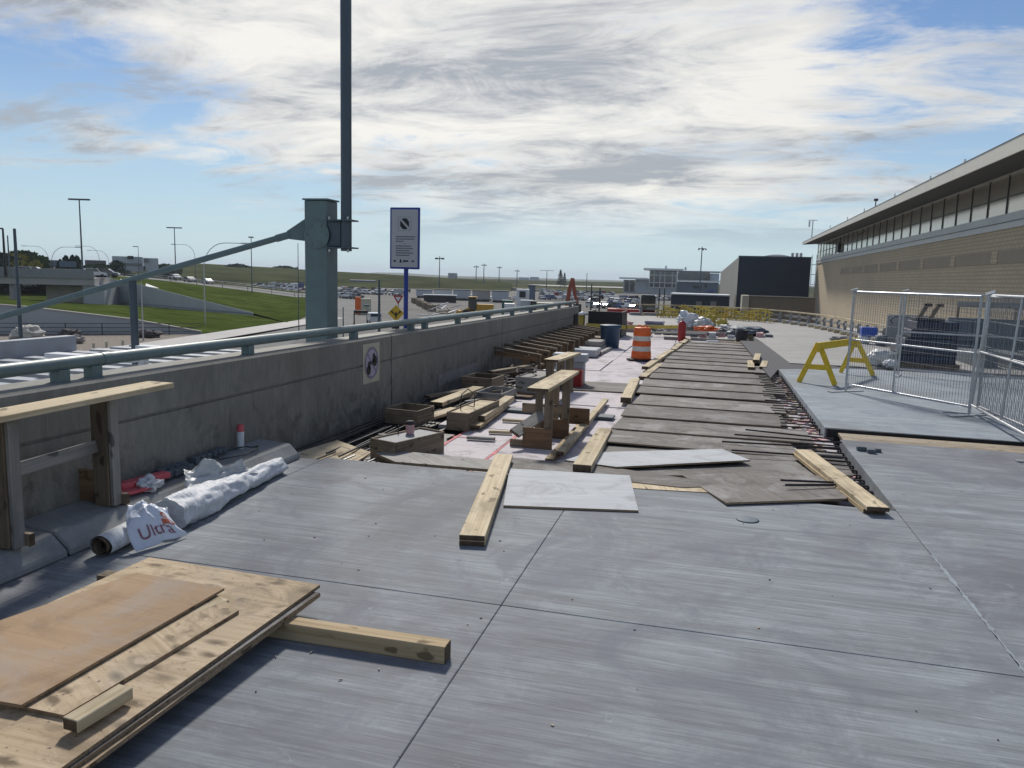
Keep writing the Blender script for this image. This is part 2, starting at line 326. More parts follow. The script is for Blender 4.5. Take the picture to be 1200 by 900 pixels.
def dup(src, loc, rz=0.0, label=None, group=None):
    c = src.copy(); col.objects.link(c); c.matrix_basis = Matrix.Translation(Vector(loc)) @ Matrix.Rotation(rz, 4, 'Z')
    if label: c['label'] = label
    if group: c['group'] = group
    for ch in list(src.children):
        d = ch.copy(); col.objects.link(d); d.parent = c
        for g in list(ch.children):
            h = g.copy(); col.objects.link(h); h.parent = d
    return c
def board(p1, p2, w, t, m='lumber', name='plank', parent=None, up=(0, 0, 1), bev=.003, sag=0.0):
    mt, l = basis_from(p1, p2, up); c = (Vector(p1)+Vector(p2))/2
    mb = MB(); mb.box((0, 0, 0), (l, w, t)); mb.mi[0] = mb.mi[1] = 1; W = Matrix.Translation(c) @ mt
    m = [m, 'endgrain' if m.startswith('lumber') else m]
    if parent is not None: W = parent.matrix_basis.inverted() @ W
    return mb.build(name, m, parent, world=False, bev=bev, M0=W)
def sheet(quad, t, m, name, z=None, parent=None, bev=.002, warp=0.0):
    """a thin panel from its 3-4+ top corners (world), own frame: local X along the longest side"""
    q = [Vector(p) for p in quad]; x = q[1]-q[0]; mt, l = basis_from(q[0], q[1]); W = Matrix.Translation(q[0]) @ mt; inv = W.inverted()
    loc = [inv @ p for p in q]; mb = MB(); n = len(loc)
    mb.mat(0).add(loc, [tuple(range(n))])
    mb.mat(1).add([p for p in loc]+[p-Vector((0, 0, t)) for p in loc], [tuple(reversed(range(n, 2*n)))]+[(i, (i+1) % n, n+(i+1) % n, n+i) for i in range(n)])
    if parent is not None: W = parent.matrix_basis.inverted() @ W
    return mb.build(name, [m, 'ply_edge'], parent, world=False, M0=W)
def text_mesh(mb, s, size, fr, thick=.0015, fn=None):
    cu = bpy.data.curves.new('t', 'FONT'); cu.body = s; cu.size = size; cu.align_x = 'CENTER'; cu.align_y = 'CENTER'; cu.resolution_u = 3
    o = bpy.data.objects.new('t', cu); col.objects.link(o); dg = bpy.context.evaluated_depsgraph_get(); me = bpy.data.meshes.new_from_object(o.evaluated_get(dg))
    vs = [fr(v.co.x, v.co.y) for v in me.vertices]; mb.add(vs, [tuple(p.vertices) for p in me.polygons])
    bpy.data.objects.remove(o); bpy.data.curves.remove(cu); bpy.data.meshes.remove(me)
# ------------------------------------------------------------------ world, sun, camera
SUN_AZ = rad(22); SUN_EL = rad(42)       # azimuth to the left of the bridge direction
sd = Vector((-_s(SUN_AZ)*_c(SUN_EL), _c(SUN_AZ)*_c(SUN_EL), _s(SUN_EL)))
w = bpy.data.worlds.new('World'); scene.world = w; w.use_nodes = True; nt = w.node_tree; bg = nt.nodes['Background']
sky = N(nt, 'ShaderNodeTexSky'); sky.sky_type = 'NISHITA'; sky.sun_disc = False; sky.sun_elevation = SUN_EL; sky.sun_rotation = -SUN_AZ
sky.air_density = 1.0; sky.dust_density = .2; sky.ozone_density = 2.2
tc = N(nt, 'ShaderNodeTexCoord'); sp = N(nt, 'ShaderNodeSeparateXYZ'); L(nt, tc.outputs['Generated'], sp.inputs[0])
def dotmask(u, v, lo, hi, sgn):
    d = ray(u, v).normalized(); vm = N(nt, 'ShaderNodeVectorMath', operation='DOT_PRODUCT'); L(nt, tc.outputs['Generated'], vm.inputs[0]); vm.inputs[1].default_value = d
    mr = N(nt, 'ShaderNodeMapRange', interpolation_type='SMOOTHSTEP'); L(nt, vm.outputs['Value'], mr.inputs[0])
    mr.inputs[1].default_value = _c(rad(hi)); mr.inputs[2].default_value = _c(rad(lo)); mr.inputs[3].default_value = 0; mr.inputs[4].default_value = sgn
    return mr.outputs[0]
zz = mth(nt, 'ADD', mth(nt, 'MAXIMUM', sp.outputs['Z'], 0.0), .14)
cb = N(nt, 'ShaderNodeCombineXYZ'); L(nt, mth(nt, 'DIVIDE', sp.outputs['X'], zz), cb.inputs[0]); L(nt, mth(nt, 'DIVIDE', sp.outputs['Y'], zz), cb.inputs[1])
mp = N(nt, 'ShaderNodeMapping'); mp.inputs['Rotation'].default_value = (0, 0, rad(-30)); mp.inputs['Scale'].default_value = (.66, 1.15, 1); mp.inputs['Location'].default_value = (3.1, .7, 0)
L(nt, cb.outputs[0], mp.inputs['Vector']); cv = mp.outputs[0]
n1 = nz(nt, cv, .70, 12, .66, .45); n2 = nz(nt, cv, 3.0, 12, .70, .7); n3 = nz(nt, cv, 1.15, 10, .62, .3)
cov = mth(nt, 'ADD', mth(nt, 'MULTIPLY', n1, .62), mth(nt, 'MULTIPLY', n2, .46))
for (u, v, lo, hi, g) in ((20, 240, 2, 22, -.19), (620, 60, 0, 50, .15), (1110, 45, 1, 10, -.13), (900, 215, 1, 12, -.04), (120, 40, 1, 18, .09), (420, 300, 1, 10, -.08)):
    cov = mth(nt, 'ADD', cov, dotmask(u, v, lo, hi, g))
mr = N(nt, 'ShaderNodeMapRange', interpolation_type='SMOOTHSTEP'); L(nt, cov, mr.inputs[0]); mr.inputs[1].default_value = .49; mr.inputs[2].default_value = .66
hz = N(nt, 'ShaderNodeMapRange', interpolation_type='SMOOTHSTEP'); L(nt, sp.outputs['Z'], hz.inputs[0]); hz.inputs[1].default_value = .02; hz.inputs[2].default_value = .12
mask = mth(nt, 'MULTIPLY', mth(nt, 'MULTIPLY', mr.outputs[0], .93), hz.outputs[0])
thick = N(nt, 'ShaderNodeMapRange'); L(nt, mth(nt, 'ADD', mth(nt, 'MULTIPLY', n3, .7), mth(nt, 'MULTIPLY', n2, .5)), thick.inputs[0]); thick.inputs[1].default_value = .51; thick.inputs[2].default_value = .69
ccol = mix(nt, ramp(nt, thick.outputs[0], ((.0, (1.0, .965, .89)), (.45, (.80, .79, .76)), (1.0, (.43, .45, .48)))), (6.3, 6.3, 6.3), 1.0, 'MULTIPLY')
skc = mix(nt, sky.outputs[0], (.34, .45, .60), 1.0, 'MULTIPLY')
hm = ramp(nt, sp.outputs['Z'], ((.0, .92), (.09, .60), (.24, .15), (.5, 0.0)))
skc = mix(nt, skc, (4.2, 5.3, 5.6), hm)
glow = mth(nt, 'ADD', 1.0, dotmask(470, 60, 0, 40, .10)); gc = N(nt, 'ShaderNodeCombineColor'); [L(nt, glow, gc.inputs[i]) for i in range(3)]
ccol = mix(nt, ccol, gc.outputs[0], 1.0, 'MULTIPLY')
fin = mix(nt, skc, ccol, mask)
L(nt, fin, bg.inputs['Color']); bg.inputs['Strength'].default_value = .12
sl = bpy.data.lights.new('sun', 'SUN'); sl.energy = 3.0; sl.angle = rad(6); sl.color = (1, .95, .87)
so = bpy.data.objects.new('sun', sl); col.objects.link(so); so.rotation_euler = sd.to_track_quat('Z', 'Y').to_euler()
cam = bpy.data.cameras.new('camera'); cam.sensor_width = 36; cam.lens = 27; cam.clip_start = .05; cam.clip_end = 20000
co = bpy.data.objects.new('camera', cam); col.objects.link(co); co.matrix_world = Matrix.Translation((0, 0, EYE)) @ Matrix((CR, CU, -CF)).transposed().to_4x4()
scene.camera = co
vs_ = scene.view_settings; vs_.view_transform = 'Standard'; vs_.look = 'None'; vs_.exposure = .25; vs_.gamma = 1
scene.cycles.max_bounces = 5; scene.cycles.diffuse_bounces = 3; scene.cycles.use_denoising = True
# ================================================================== THE BRIDGE DECK
FZ = -.12; JX = -1.09; SX = 1.63; PXI = -4.45
# structure body
b = MB(); b.bb((-5.0, -6, -1.3), (9.5, 26.5, -.32)); struct(b.build('bridge_body', 'girder'))
def slab(mb, x0, x1, y0, y1, z=0.0, t=.22): mb.bb((x0, y0, z-t), (x1, y1, z))
g = .0018
b = MB()
for (x0, x1) in ((-3.76, JX), (JX, SX)):
    for (y0, y1) in ((-5, 4.12), (4.12, 7.02)): slab(b, x0+g, x1-g, y0+g, y1-g)
for (y0, y1) in ((-5, 4.12), (4.12, 6.92)): slab(b, -4.0, -3.76-g, y0+g, y1-g, .0)
struct(b.build('deck_slab', 'deck', bev=.004))
b = MB(); b.bb((SX+.005, -5, -.22), (9.4, 10.15, 0)); struct(b.build('deck_slab', 'deck', bev=.004))
b = MB(); b.prism([(SX-.07, 10.95), (9.4, 10.85), (9.4, 19.2), (3.2, 19.2), (1.52, 18.2)], -.22, 0.0); struct(b.build('deck_slab', 'deck_new', bev=.004))
b = MB(); b.bb((-4.9, -5, -.318), (9.4, 26.6, -.22)); struct(b.build('deck_base', 'pitdark'))
# caulk ridge along the seam
b = MB(); y = -4.0
pts = []
while y < 5.9:
    w1 = .003+.02*abs(noise.noise((y*2.1, 0, 0)))+.02*max(0, noise.noise((y*17, 3, 0))); pts.append((SX-w1+.01*noise.noise((y*13, 4, 0)), SX+.004+w1+.012*noise.noise((y*15, 9, 0)), y)); y += .02
for a, c in zip(pts[:-1], pts[1:]): b.poly([(a[0], a[2], .003), (a[1], a[2], .003), (c[1], c[2], .003), (c[0], c[2], .003)])
struct(b.build('path', 'deck_new'))
# gap between right-hand slabs with timber closing board
board((1.70, 10.53, -.05), (9.3, 10.43, -.05), .50, .04, 'lumber_dull', 'closing_board'); tag(bpy.context.scene.objects['closing_board'], 'long pale plywood strip laid in the open joint between the two pale deck slabs', 'plank')
b = MB(); b.bb((1.58, 10.89, -.215), (9.3, 10.94, -.004)); tag(b.build('foam_strip', 'black_joint'), 'black foam strip against the front face of the pale slab behind the closing board', 'foam strip')
# far joint filler and old road beyond
b = MB(); b.bb((2.9, 19.22, -.2), (9.4, 19.75, -.03)); struct(b.build('road', 'black_joint'))
b = MB(); b.prism([(1.9, 19.8), (9.4, 19.8), (7.6, 26), (5.5, 31), (4.9, 36.5), (4.0, 40), (2.9, 42.6), (.3, 44.4), (-5, 44.6), (-5, 33.2), (1.2, 33.2), (1.6, 27)], -.3, 0.0); struct(b.build('road', 'road_old'))
b = MB(); b.prism([(-5, 26.6), (9.4, 19.9), (9.4, 44), (-5, 44)], -1.3, -.31); struct(b.build('bridge_body_far', 'girder'))
b = MB(); b.prism([(1.24, 16.6), (1.5, 18.25), (3.15, 19.22), (2.9, 19.8), (1.9, 19.8), (1.6, 27.0), (.95, 27), (1.1, 22)], -.2, -.02); struct(b.build('road', 'asphalt'))
# pit floor: pale insulation boards
rows = [-3.55, -2.35, -1.15, -.1, 1.12]
b = MB(); y = 7.3; k = 0
random.seed(5)
while y < 27.5:
    for i in range(4):
        x0, x1 = rows[i], rows[i+1]; x0 = -3.05 if i == 0 and y < 8.4 else x0; j = random.uniform(-.015, .015)
        b.bb((x0+.012+j, y+.01, FZ-.05), (x1-.012+j, y+2.38, FZ+random.uniform(-.006, .006)))
    y += 2.4
struct(b.build('floor', 'membrane', bev=.004))
b = MB()   # red snapped lines
for (x, y0, y1) in ((-3.02, 7.4, 10.8), (-2.33, 7.4, 12.5)):
    yy = y0
    while yy < y1:
        wv = .017+.03*noise.noise((yy*3, x, 0)); b.poly([(x-wv, yy, FZ+.0105), (x+wv, yy, FZ+.0105), (x+wv, yy+.2, FZ+.0105), (x-wv, yy+.2, FZ+.0105)]); yy += .21
b.poly([(-3.1, 9.0, FZ+.012), (-2.5, 8.98, FZ+.012), (-2.5, 9.01, FZ+.012), (-3.1, 9.03, FZ+.012)])
struct(b.build('floor_marking', 'redline'))
# debris strip to the right of the boards
b = MB(); b.bb((1.12, 7.02, -.22), (SX, 18, -.15)); struct(b.build('floor', 'membrane'))
random.seed(8)
b = MB()
for i in range(230):
    x = random.uniform(1.14, 1.58); y = 7.1+10.5*random.random()**.8; s_ = random.uniform(.02, .10)
    R = Matrix.Rotation(random.uniform(0, 3.14), 3, 'Z'); b.mat(random.choice((0, 0, 1, 2, 3, 4))).box((x, y, -.145+random.uniform(0, .02)), (s_*2, s_, random.uniform(.008, .03)), R)
tag(b.build('construction_rubble', ['pink', 'membrane', 'lumber_old', 'black', 'lumber_pale']), 'scattered pink and pale offcuts and chips in the trench beside the slab edge', 'rubble', kind='stuff')
# ---- kerb + parapet
for (y0, y1, nm) in ((-4, 3.95, 'raised concrete kerb nearest the camera, ending at the first open joint'), (3.965, 5.35, 'raised concrete kerb length under the timber guard bench'), (5.365, 6.88, 'raised concrete kerb length carrying the can and cut off square at the rebar')):
    b = MB(); xf = -4.10 if y0 < 4 else -4.09
    b.extr([(PXI, y0, 0.0), (-3.98, y0, 0), (-3.99, y0, .05), (xf, y0, .15), (PXI, y0, .175)], (0, y1-y0, 0)); o = b.build('concrete_kerb', 'kerb', bev=.012); tag(o, nm, 'kerb', 'kerb lengths along the parapet')
par = thing('bridge_parapet', 'long grey concrete parapet wall with a groove line along the left side', 'parapet', (PXI-.17, -4, 0))
ys = [-4, 1.2, 10.25, 16.3, 26.2]
def ptop(y): return 1.06-.0035*max(0, y)
for i, (y0, y1) in enumerate(zip(ys[:-1], ys[1:])):
    b = MB(); z0, z1 = ptop(y0), ptop(y1); gy = .69-.05*y0/26, .69-.05*y1/26
    sec = lambda y, zt, gz: [(PXI-.34, y, -.9), (PXI, y, -.9), (PXI, y, gz-.012), (PXI-.02, y, gz-.004), (PXI-.02, y, gz+.008), (PXI, y, gz+.016), (PXI, y, zt-.02), (PXI-.02, y, zt), (PXI-.32, y, zt+.01), (PXI-.34, y, zt-.02)]
    A = sec(y0+.014, z0, gy[0]); B = sec(y1-.014, z1, gy[1]); n = len(A)
    b.add(A+B, [tuple(range(n)), tuple(range(2*n-1, n-1, -1))]+[(k, (k+1) % n, n+(k+1) % n, n+k) for k in range(n)])
    b.build('wall_panel', 'parapet', par)
b = MB(); b.bb((PXI-.3, 1, -.5), (PXI-.03, 26.1, .95)); b.build('joint_filler', 'black_joint', par)
# ---- tubular rail on top
rail = thing('steel_rail', 'grey green tubular steel handrail mounted on short posts along the parapet top', 'rail', (PXI-.12, 0, 1))
def rz_(y): return ptop(y)+.135
RX = PXI-.13
jn = [-3, 5.0, 12.1, 19, 26.2]
for a, c in zip(jn[:-1], jn[1:]): b = MB(); b.tube((RX, a+.003, rz_(a)), (RX, c-.003, rz_(c)), .05, 20); b.build('tube', 'greenpaint', rail)
for y in (4.98, 12.08, 19.0): b = MB(); b.tube((RX, y-.04, rz_(y)), (RX, y+.04, rz_(y)), .054, 20); b.build('sleeve', 'greenpaint', rail)
y = 2.5
for y in (1.0, 2.7, 4.55, 4.86, 6.9, 9.3, 11.3, 11.9, 13.6, 15.6, 17.6, 19.5, 21.4, 23.3, 25.2):
    b = MB(); b.box((RX, y, ptop(y)+.045), (.09, .10, .10)); b.build('post', 'greenpaint', rail, bev=.004)
# rebar field by the parapet
random.seed(4)
for i in range(12):
    x = -4.36+i*.066+random.uniform(-.01, .01); y0 = 6.95+random.uniform(0, .5)+i*.03; y1 = random.choice((14, 15.5, 16, 17))
    b = MB(); b.path([(x, y0, -.10+.05*(i % 3 == 0)), (x+random.uniform(-.03, .03), (y0+y1)/2, -.11+.05*(i % 2)), (x+random.uniform(-.05, .05), y1, -.10)], .011, 6)
    tag(b.build('rebar_rod', 'rebar'), ordw(i)+' lengthwise dark rebar rod counted from the parapet in the trench', 'rebar', 'lengthwise rebar rods in the parapet trench')
for i in range(16):
    y = 7.3+i*.33+random.uniform(-.05, .05); b = MB(); b.tube((-4.40, y, -.15), (-3.62, y+random.uniform(-.06, .06), -.15), .010, 6)
    tag(b.build('cross_rebar', 'rebar'), ordw(i)+' crosswise rebar rod counted from the near end of the parapet trench', 'rebar', 'crosswise rebar rods in the parapet trench')
# sloping pale formwork at near end of trench
o = sheet([(-4.30, 7.03, -.05), (-3.55, 7.06, -.10), (-3.60, 7.75, -.09), (-4.1, 7.9, -.02)], .015, 'lumber_pale', 'plywood_scrap'); tag(o, 'pale plywood scrap at the near end of the rebar trench, beside the cup', 'plywood')
# dowels out of the front slab edge, left
for i in range(11):
    x = -3.95+i*.27; b = MB(); b.tube((x, 6.95, -.06), (x+.06, 7.38+random.uniform(-.04, .1), -.045), .009, 6)
    tag(b.build('dowel_bar', 'galv' if i % 3 else 'rebar'), ordw(i)+' straight dowel from the parapet poking out of the near slab edge', 'rebar', 'straight dowels in the near slab edge')
# L hooked dowels out of right slab edge
ys_ = [7.15+i*.215 for i in range(15)]+[11.05+i*.27 for i in range(24)]
for i, y in enumerate(ys_):
    xs = SX if y < 10.3 else SX-.075; ln = random.uniform(.42, .58); b = MB()
    b.path([(xs+.0, y, -.12), (xs-.04, y, -.12), (xs-.045, y-.005, -.045), (xs-.045-ln, y+random.uniform(-.03, .03), -.04)], .0105, 7)
    tag(b.build('hooked_dowel', 'rebar'), ordw(i)+' hooked dowel from the near end sticking out of the right slab edge', 'rebar', 'hooked dowels along the right slab edge')
for i, (x0, y0, x1, y1, z) in enumerate(((.30, 8.9, 1.5, 9.05, .02), (.2, 9.3, 1.55, 9.55, .03), (.35, 9.7, 1.6, 9.8, .05), (.75, 7.35, 1.45, 7.7, .06), (.72, 7.52, 1.5, 7.75, .06), (.5, 10.2, 1.55, 10.1, .03))):
    b = MB(); b.tube((x0, y0, z), (x1, y1, z-.02), .011, 7)
    tag(b.build('loose_rebar', 'rebar'), ordw(i)+' loose dark rebar lying across the right edge of the plywood walkway', 'rebar', 'loose bars on the walkway edge')
# ================================================================== PLYWOOD WALKWAY
random.seed(21)
Y = 8.15; i = 0; z = FZ+.03
while Y < 26.2:
    x0 = -1.28+random.uniform(-.09, .09)+.012*(Y-8); x1 = x0+2.44+random.uniform(-.16, .14)
    if i == 1: x0 -= .05
    t1 = random.uniform(-.10, .10); d = random.choice((1.22, 1.22, 1.1, .95, 1.3))
    if i % 3 == 2: d = 1.05
    zz0 = FZ+.040+.008*(i % 2)+random.uniform(0, .006)
    q = [(x0, Y, zz0+.016+random.uniform(0, .012)), (x1, Y+t1, zz0+.008+random.uniform(0, .014)), (x1+random.uniform(-.04, .04), Y+d+t1, zz0-.01), (x0+random.uniform(-.04, .04), Y+d, zz0)]
    if i == 0: q = [(x0+.40, Y-.28, zz0+.06), (x1, Y-.18, zz0+.035), (x1, Y+d, zz0), (x0, Y+d, zz0), (x0-.0, Y+.62, zz0+.02)]
    if i == 1: q[0] = (x0-.02, Y-.05, zz0+.05)
    o = sheet(q, .018, 'ply_dark', 'plywood_sheet')
    lab = ['dark plywood sheet with a clipped front left corner, just behind the long white panel', 'dark plywood sheet with a curled left end, second row of the walkway'][i] if i < 2 else 'weathered dark plywood sheet, '+ordw(i)+' row of the walkway behind the white panels'
    tag(o, lab, 'plywood', 'dark plywood walkway sheets')
    Y += d-.02+random.uniform(-.03, .03); i += 1
q = [at(800, 557, .0), at(851, 589, .03), at(992, 584, .03), at(1000, 561, .02), at(900, 552, .0)]
tag(sheet(q, .018, 'ply_dark', 'plywood_sheet'), 'foremost dark plywood sheet with a pointed left corner overlapping the concrete', 'plywood', 'dark plywood walkway sheets')
q = [at(700, 557, -.012), at(1000, 557, -.03), at(985, 530, -.075), at(720, 530, -.065)]
tag(sheet(q, .018, 'ply_dark', 'plywood_sheet'), 'dark plywood sheet showing between the long white panel and the foremost sheet', 'plywood', 'dark plywood walkway sheets')
q = [at(440, 531, -.01), at(463, 541, .02), at(600, 552, .02), at(598, 541, .01), at(466, 528, .01)]
tag(sheet(q, .03, 'lumber_grey', 'grey_plank'), 'long grey plank resting on dowels along the near edge of the pit', 'plank')
q = [at(590, 548, .014), at(800, 571, .014), at(862, 569, .012), at(700, 545, .0), at(600, 536, .0)]
tag(sheet(q, .018, 'ply_dark', 'plywood_sheet'), 'grey brown plywood strip partly under the square white panel and the beam', 'plywood')
q = [at(735, 563, .006), at(742, 572, .006), at(830, 577, .006), at(812, 565, .006)]
tag(sheet(q, .006, 'lumber_pale', 'timber_strip'), 'thin pale timber strip showing on the slab edge right of the square white panel', 'timber')
tag(sheet([at(590, 592, .02), at(748, 598, .02), at(738, 557, .03), at(597, 549, .03)], .018, 'ply_white', 'white_form_sheet'), 'square whitish form panel lying on the concrete beside the long beam', 'panel')
tag(sheet([at(662, 539, .0), at(722, 547, .022), at(879, 539, .018), at(846, 526, -.03), at(690, 530, -.03)], .018, 'ply_white', 'white_form_sheet'), 'long pointed whitish form panel lying across the walkway front', 'panel')
tag(sheet([(-2.75, 13.6, FZ+.03), (-1.25, 13.7, FZ+.03), (-1.25, 14.9, FZ+.03), (-2.75, 14.8, FZ+.03)], .018, 'ply_dark', 'plywood_sheet'), 'grey plywood sheet on the pale floor behind the low timber bench', 'plywood')
# ================================================================== LUMBER
def lum(p1, p2, w, t, lab, m='lumber', name='plank', cat='plank', grp=None, up=(0, 0, 1)):
    return tag(board(p1, p2, w, t, m, name, up=up), lab, cat, grp)
f0, f1 = at(553, 640, .0), at(589, 541, .0)
lum(f0+Vector((0, 0, .020)), f1+Vector((0, 0, .020)), .184, .038, 'lower plank of the long doubled pair pointing down the middle of the slab')
lum(f0+Vector((.0, .0, .060)), f1+Vector((.01, .01, .060)), .184, .038, 'upper stained pale plank of the long doubled pair pointing down the middle of the slab', 'lumber_pale')
lum((1.425, 6.86, .02), (1.06, 9.05, -.0), .184, .038, 'lower plank of the pair crossing the trench at the right slab edge')
lum((1.44, 6.80, .060), (1.08, 9.05, .042), .184, .038, 'upper pale plank of the pair crossing the trench at the right slab edge', 'lumber_pale')
lum(at(682, 549, .055), at(709, 505, -.06), .184, .075, 'thick pale plank bridging from the white panel to the pit floor', 'lumber_pale')
lum((-1.55, 8.25, FZ+.085), (-1.60, 12.35, FZ+.075), .09, .05, 'long narrow pale stud lying right of the formwork bench', 'lumber_pale')
lum((-1.64, 8.08, FZ+.03), (-1.66, 10.4, FZ+.03), .09, .045, 'narrow stud lying under the long narrow stud by the formwork bench')
lum((-1.27, 12.30, FZ+.10), (-1.37, 14.85, FZ+.10), .17, .09, 'thick pale block plank at the left edge of the walkway', 'lumber_pale')
for (a, c, lab) in (((-1.38, 17.2, FZ+.09), (-1.10, 21.5, FZ+.09), 'upper long plank along the walkway edge right of the orange drum'), ((-1.31, 15.75, FZ+.04), (-1.15, 18.5, FZ+.04), 'nearest low plank along the walkway edge right of the orange drum'), ((-1.02, 22.2, FZ+.08), (-.92, 24.4, FZ+.08), 'thick pale plank near the far end of the walkway edge'), ((-.88, 24.7, FZ+.08), (-.74, 27, FZ+.08), 'farthest pale plank at the walkway edge by the red cylinder'), ((-1.2, 20.7, FZ+.06), (-1.02, 22.6, FZ+.06), 'short plank between the long ones at the walkway edge')):
    lum(a, c, .16, .07, lab, 'lumber_pale', grp='planks along the left walkway edge')
for (a, c, lab) in (((.93, 18.3, -.04), (.98, 19.9, -.04), 'nearest of three short pale blocks heaped at the right walkway edge'), ((1.08, 19.4, .03), (1.22, 21.2, .03), 'top one of three short pale blocks heaped at the right walkway edge'), ((1.2, 18.6, -.05), (1.34, 20.1, -.05), 'rightmost of three short blocks heaped at the right walkway edge')):
    lum(a, c, .15, .09, lab, 'lumber_pale', 'timber_block', 'timber block')
lum((-.15, 26.9, FZ+.04), (.25, 26.92, FZ+.04), .12, .05, 'short white timber at the far end of the walkway', 'white', 'timber_block', 'timber block')
lum((.25, 26.9, FZ+.04), (1.0, 26.7, FZ+.04), .10, .05, 'longer pale timber at the far end of the walkway beside the black bucket', 'lumber_pale', 'timber_block', 'timber block')
lum((-1.6, 27.3, FZ+.05), (.8, 27.35, FZ+.05), .12, .1, 'grey timber closing the far end of the pit', 'lumber_grey', 'timber_block', 'timber block')
# small grey spacer blocks
t = thing('spacer_block', 'small cluster of dark grey spacer blocks on the pale slab near the joint', 'spacer', at(1022, 531, 0))
c0 = at(1022, 530, 0)
for (dx, dy, w_, h_) in ((-.11, .05, .10, .05), (.02, .05, .16, .04), (-.02, -.05, .09, .045)): b = MB(); b.box((c0.x+dx, c0.y+dy, h_/2+.001), (w_, .08, h_)); b.build('block', 'slate', t, bev=.004)
# manhole / core cap
b = MB(); b.lathe([(0.0, .0), (.085, .0), (.09, .003), (.078, .006), (.0, .006)], at(876, 609, .002), 28); tag(b.build('core_cap', 'greypanel'), 'small round dark cap set in the slab left of the trench planks', 'cap')
# ================================================================== NEAR STACK
def quad_sheet(pts, z, t, m, name, lab, grp=None, tilt=0): return tag(sheet([at(u, v, z+dz) for (u, v, dz) in pts], t, m, name), lab, 'plywood', grp)
# 4x4 bearers
lum(at(315, 733, .045)+Vector((-1.15, -.0, 0)), at(525, 764, .045), .09, .09, 'long square timber bearer poking out right from beneath the plywood stack', 'lumber', 'timber_bearer', 'bearer')
lum((-3.42, 3.62, .045), (-2.6, 3.66, .045), .09, .09, 'short bearer end poking out at the left of the plywood stack', 'lumber_old', 'timber_bearer', 'bearer')
lum((-3.2, 2.15, .045), (-1.98, 2.02, .045), .09, .09, 'front bearer under the near end of the plywood stack', 'lumber', 'timber_bearer', 'bearer')
A = at(175, 653, .145); B = at(375, 685, .145)
ex = (B-A).normalized(); ey = (at(60, 897, .145)-B); ey = ey-ex*ey.dot(ex); ey.normalize()
wS = (B-A).length
def S(u, v, z): p = A+ex*u+ey*v; return Vector((p.x, p.y, z))
Ln = 2.44
tag(sheet([S(-.02, .02, .107), S(wS+.02, .03, .107), S(wS+.05, Ln, .107), S(.0, Ln, .107)], .018, 'ply_new', 'plywood_sheet'), 'lowest pale plywood sheet of the near plywood stack, seen along its right edge', 'plywood', 'near plywood stack')
tag(sheet([S(.0, .05, .126), S(wS+.035, .06, .126), S(wS+.01, Ln, .126), S(.0, Ln, .126)], .018, 'ply_dark', 'plywood_sheet'), 'middle plywood sheet of the near plywood stack with a darker edge', 'plywood', 'near plywood stack')
tag(sheet([S(.0, .0, .145), S(wS, .0, .145), S(wS+.01, Ln, .145), S(.0, Ln, .145)], .018, 'ply_new', 'plywood_sheet'), 'pale blotchy plywood sheet, full size, on which the brown hardboard lies', 'plywood', 'near plywood stack')
q = [at(253, 697, .164), at(280, 715, .164), at(75, 838, .164), at(-60, 810, .164)]
tag(sheet(q, .018, 'ply_new', 'plywood_strip'), 'narrow plywood strip poking out under the brown hardboard on its right side', 'plywood')
lum(at(262, 702, .155), at(225, 716, .155), .10, .018, 'small plywood offcut under the corner of the brown hardboard', 'lumber_pale', 'plywood_offcut', 'plywood')
q = [at(160, 671, .185), at(263, 690, .185), at(25, 826, .185), at(-170, 775, .185), at(60, 700, .185)]
tag(sheet([at(160, 671, .186), at(263, 689, .186), at(25, 826, .186), at(-180, 790, .186)], .014, 'hardboard', 'hardboard_sheet'), 'smooth brown hardboard sheet on top of the near plywood stack', 'hardboard')
lum(at(82, 850, .19)+Vector((0, 0, 0)), at(148, 810, .19), .075, .05, 'short pale timber block lying on the near plywood stack', 'lumber_pale', 'timber_block', 'timber block')
# ================================================================== TIMBER GUARD BENCH (left, on the kerb)
t = thing('timber_guard', 'tall timber guard bench standing on the kerb against the parapet, nearest the camera', 'timber guard', (-4.15, 4.0, .16))
board((-4.02, 2.3, 1.0), (-4.10, 5.02, 1.0), .23, .038, 'lumber_pale', 'top_board', t)
for (x, y) in ((-4.14, 3.62), (-4.23, 4.53)):
    board((x, y, .16), (x, y, .98), .135, .04, 'lumber_old', 'post', t, up=(0, 1, 0))
    board((x+.085, y+.03, .16), (x+.085, y+.03, .98), .03, .075, 'lumber_grey', 'post', t, up=(0, 1, 0))
    board((x-.32, y+.02, .29), (x+.06, y+.02, .29), .018, .24, 'gusset', 'gusset', t)
    board((x-.34, y+.08, .20), (x+.14, y+.08, .20), .04, .08, 'lumber_old', 'foot', t)
board((-4.2, 3.65, .60), (-4.27, 4.6, .60), .09, .038, 'lumber_grey', 'rail', t, up=(1, 0, .3))
# ---- formwork bench in the middle
t = thing('formwork_bench', 'tall timber formwork bench with brown plywood gussets in the middle of the pit', 'formwork bench', (-1.8, 8.9, FZ))
def W_(u, v, y): return atY(u, v, y)
tz = .66
board((-1.83, 8.25, tz), (-1.80, 10.1, tz), .25, .04, 'lumber_pale', 'top_board', t)
for (x, y) in ((-1.80, 8.76), (-1.72, 9.42)):
    board((x, y, FZ), (x, y, tz-.02), .10, .045, 'lumber_old', 'post', t, up=(0, 1, 0))
    board((x-.24, y+.55, FZ+.03), (x-.24, y+.55, tz-.1), .09, .045, 'lumber_old', 'post', t, up=(0, 1, 0))
    board((x-.30, y-.035, FZ+.13), (x+.05, y-.035, FZ+.13), .018, .25, 'gusset', 'gusset', t)
    board((x-.46, y+.0, FZ+.05), (x+.03, y+.0, FZ+.05), .04, .09, 'lumber_old', 'foot', t)
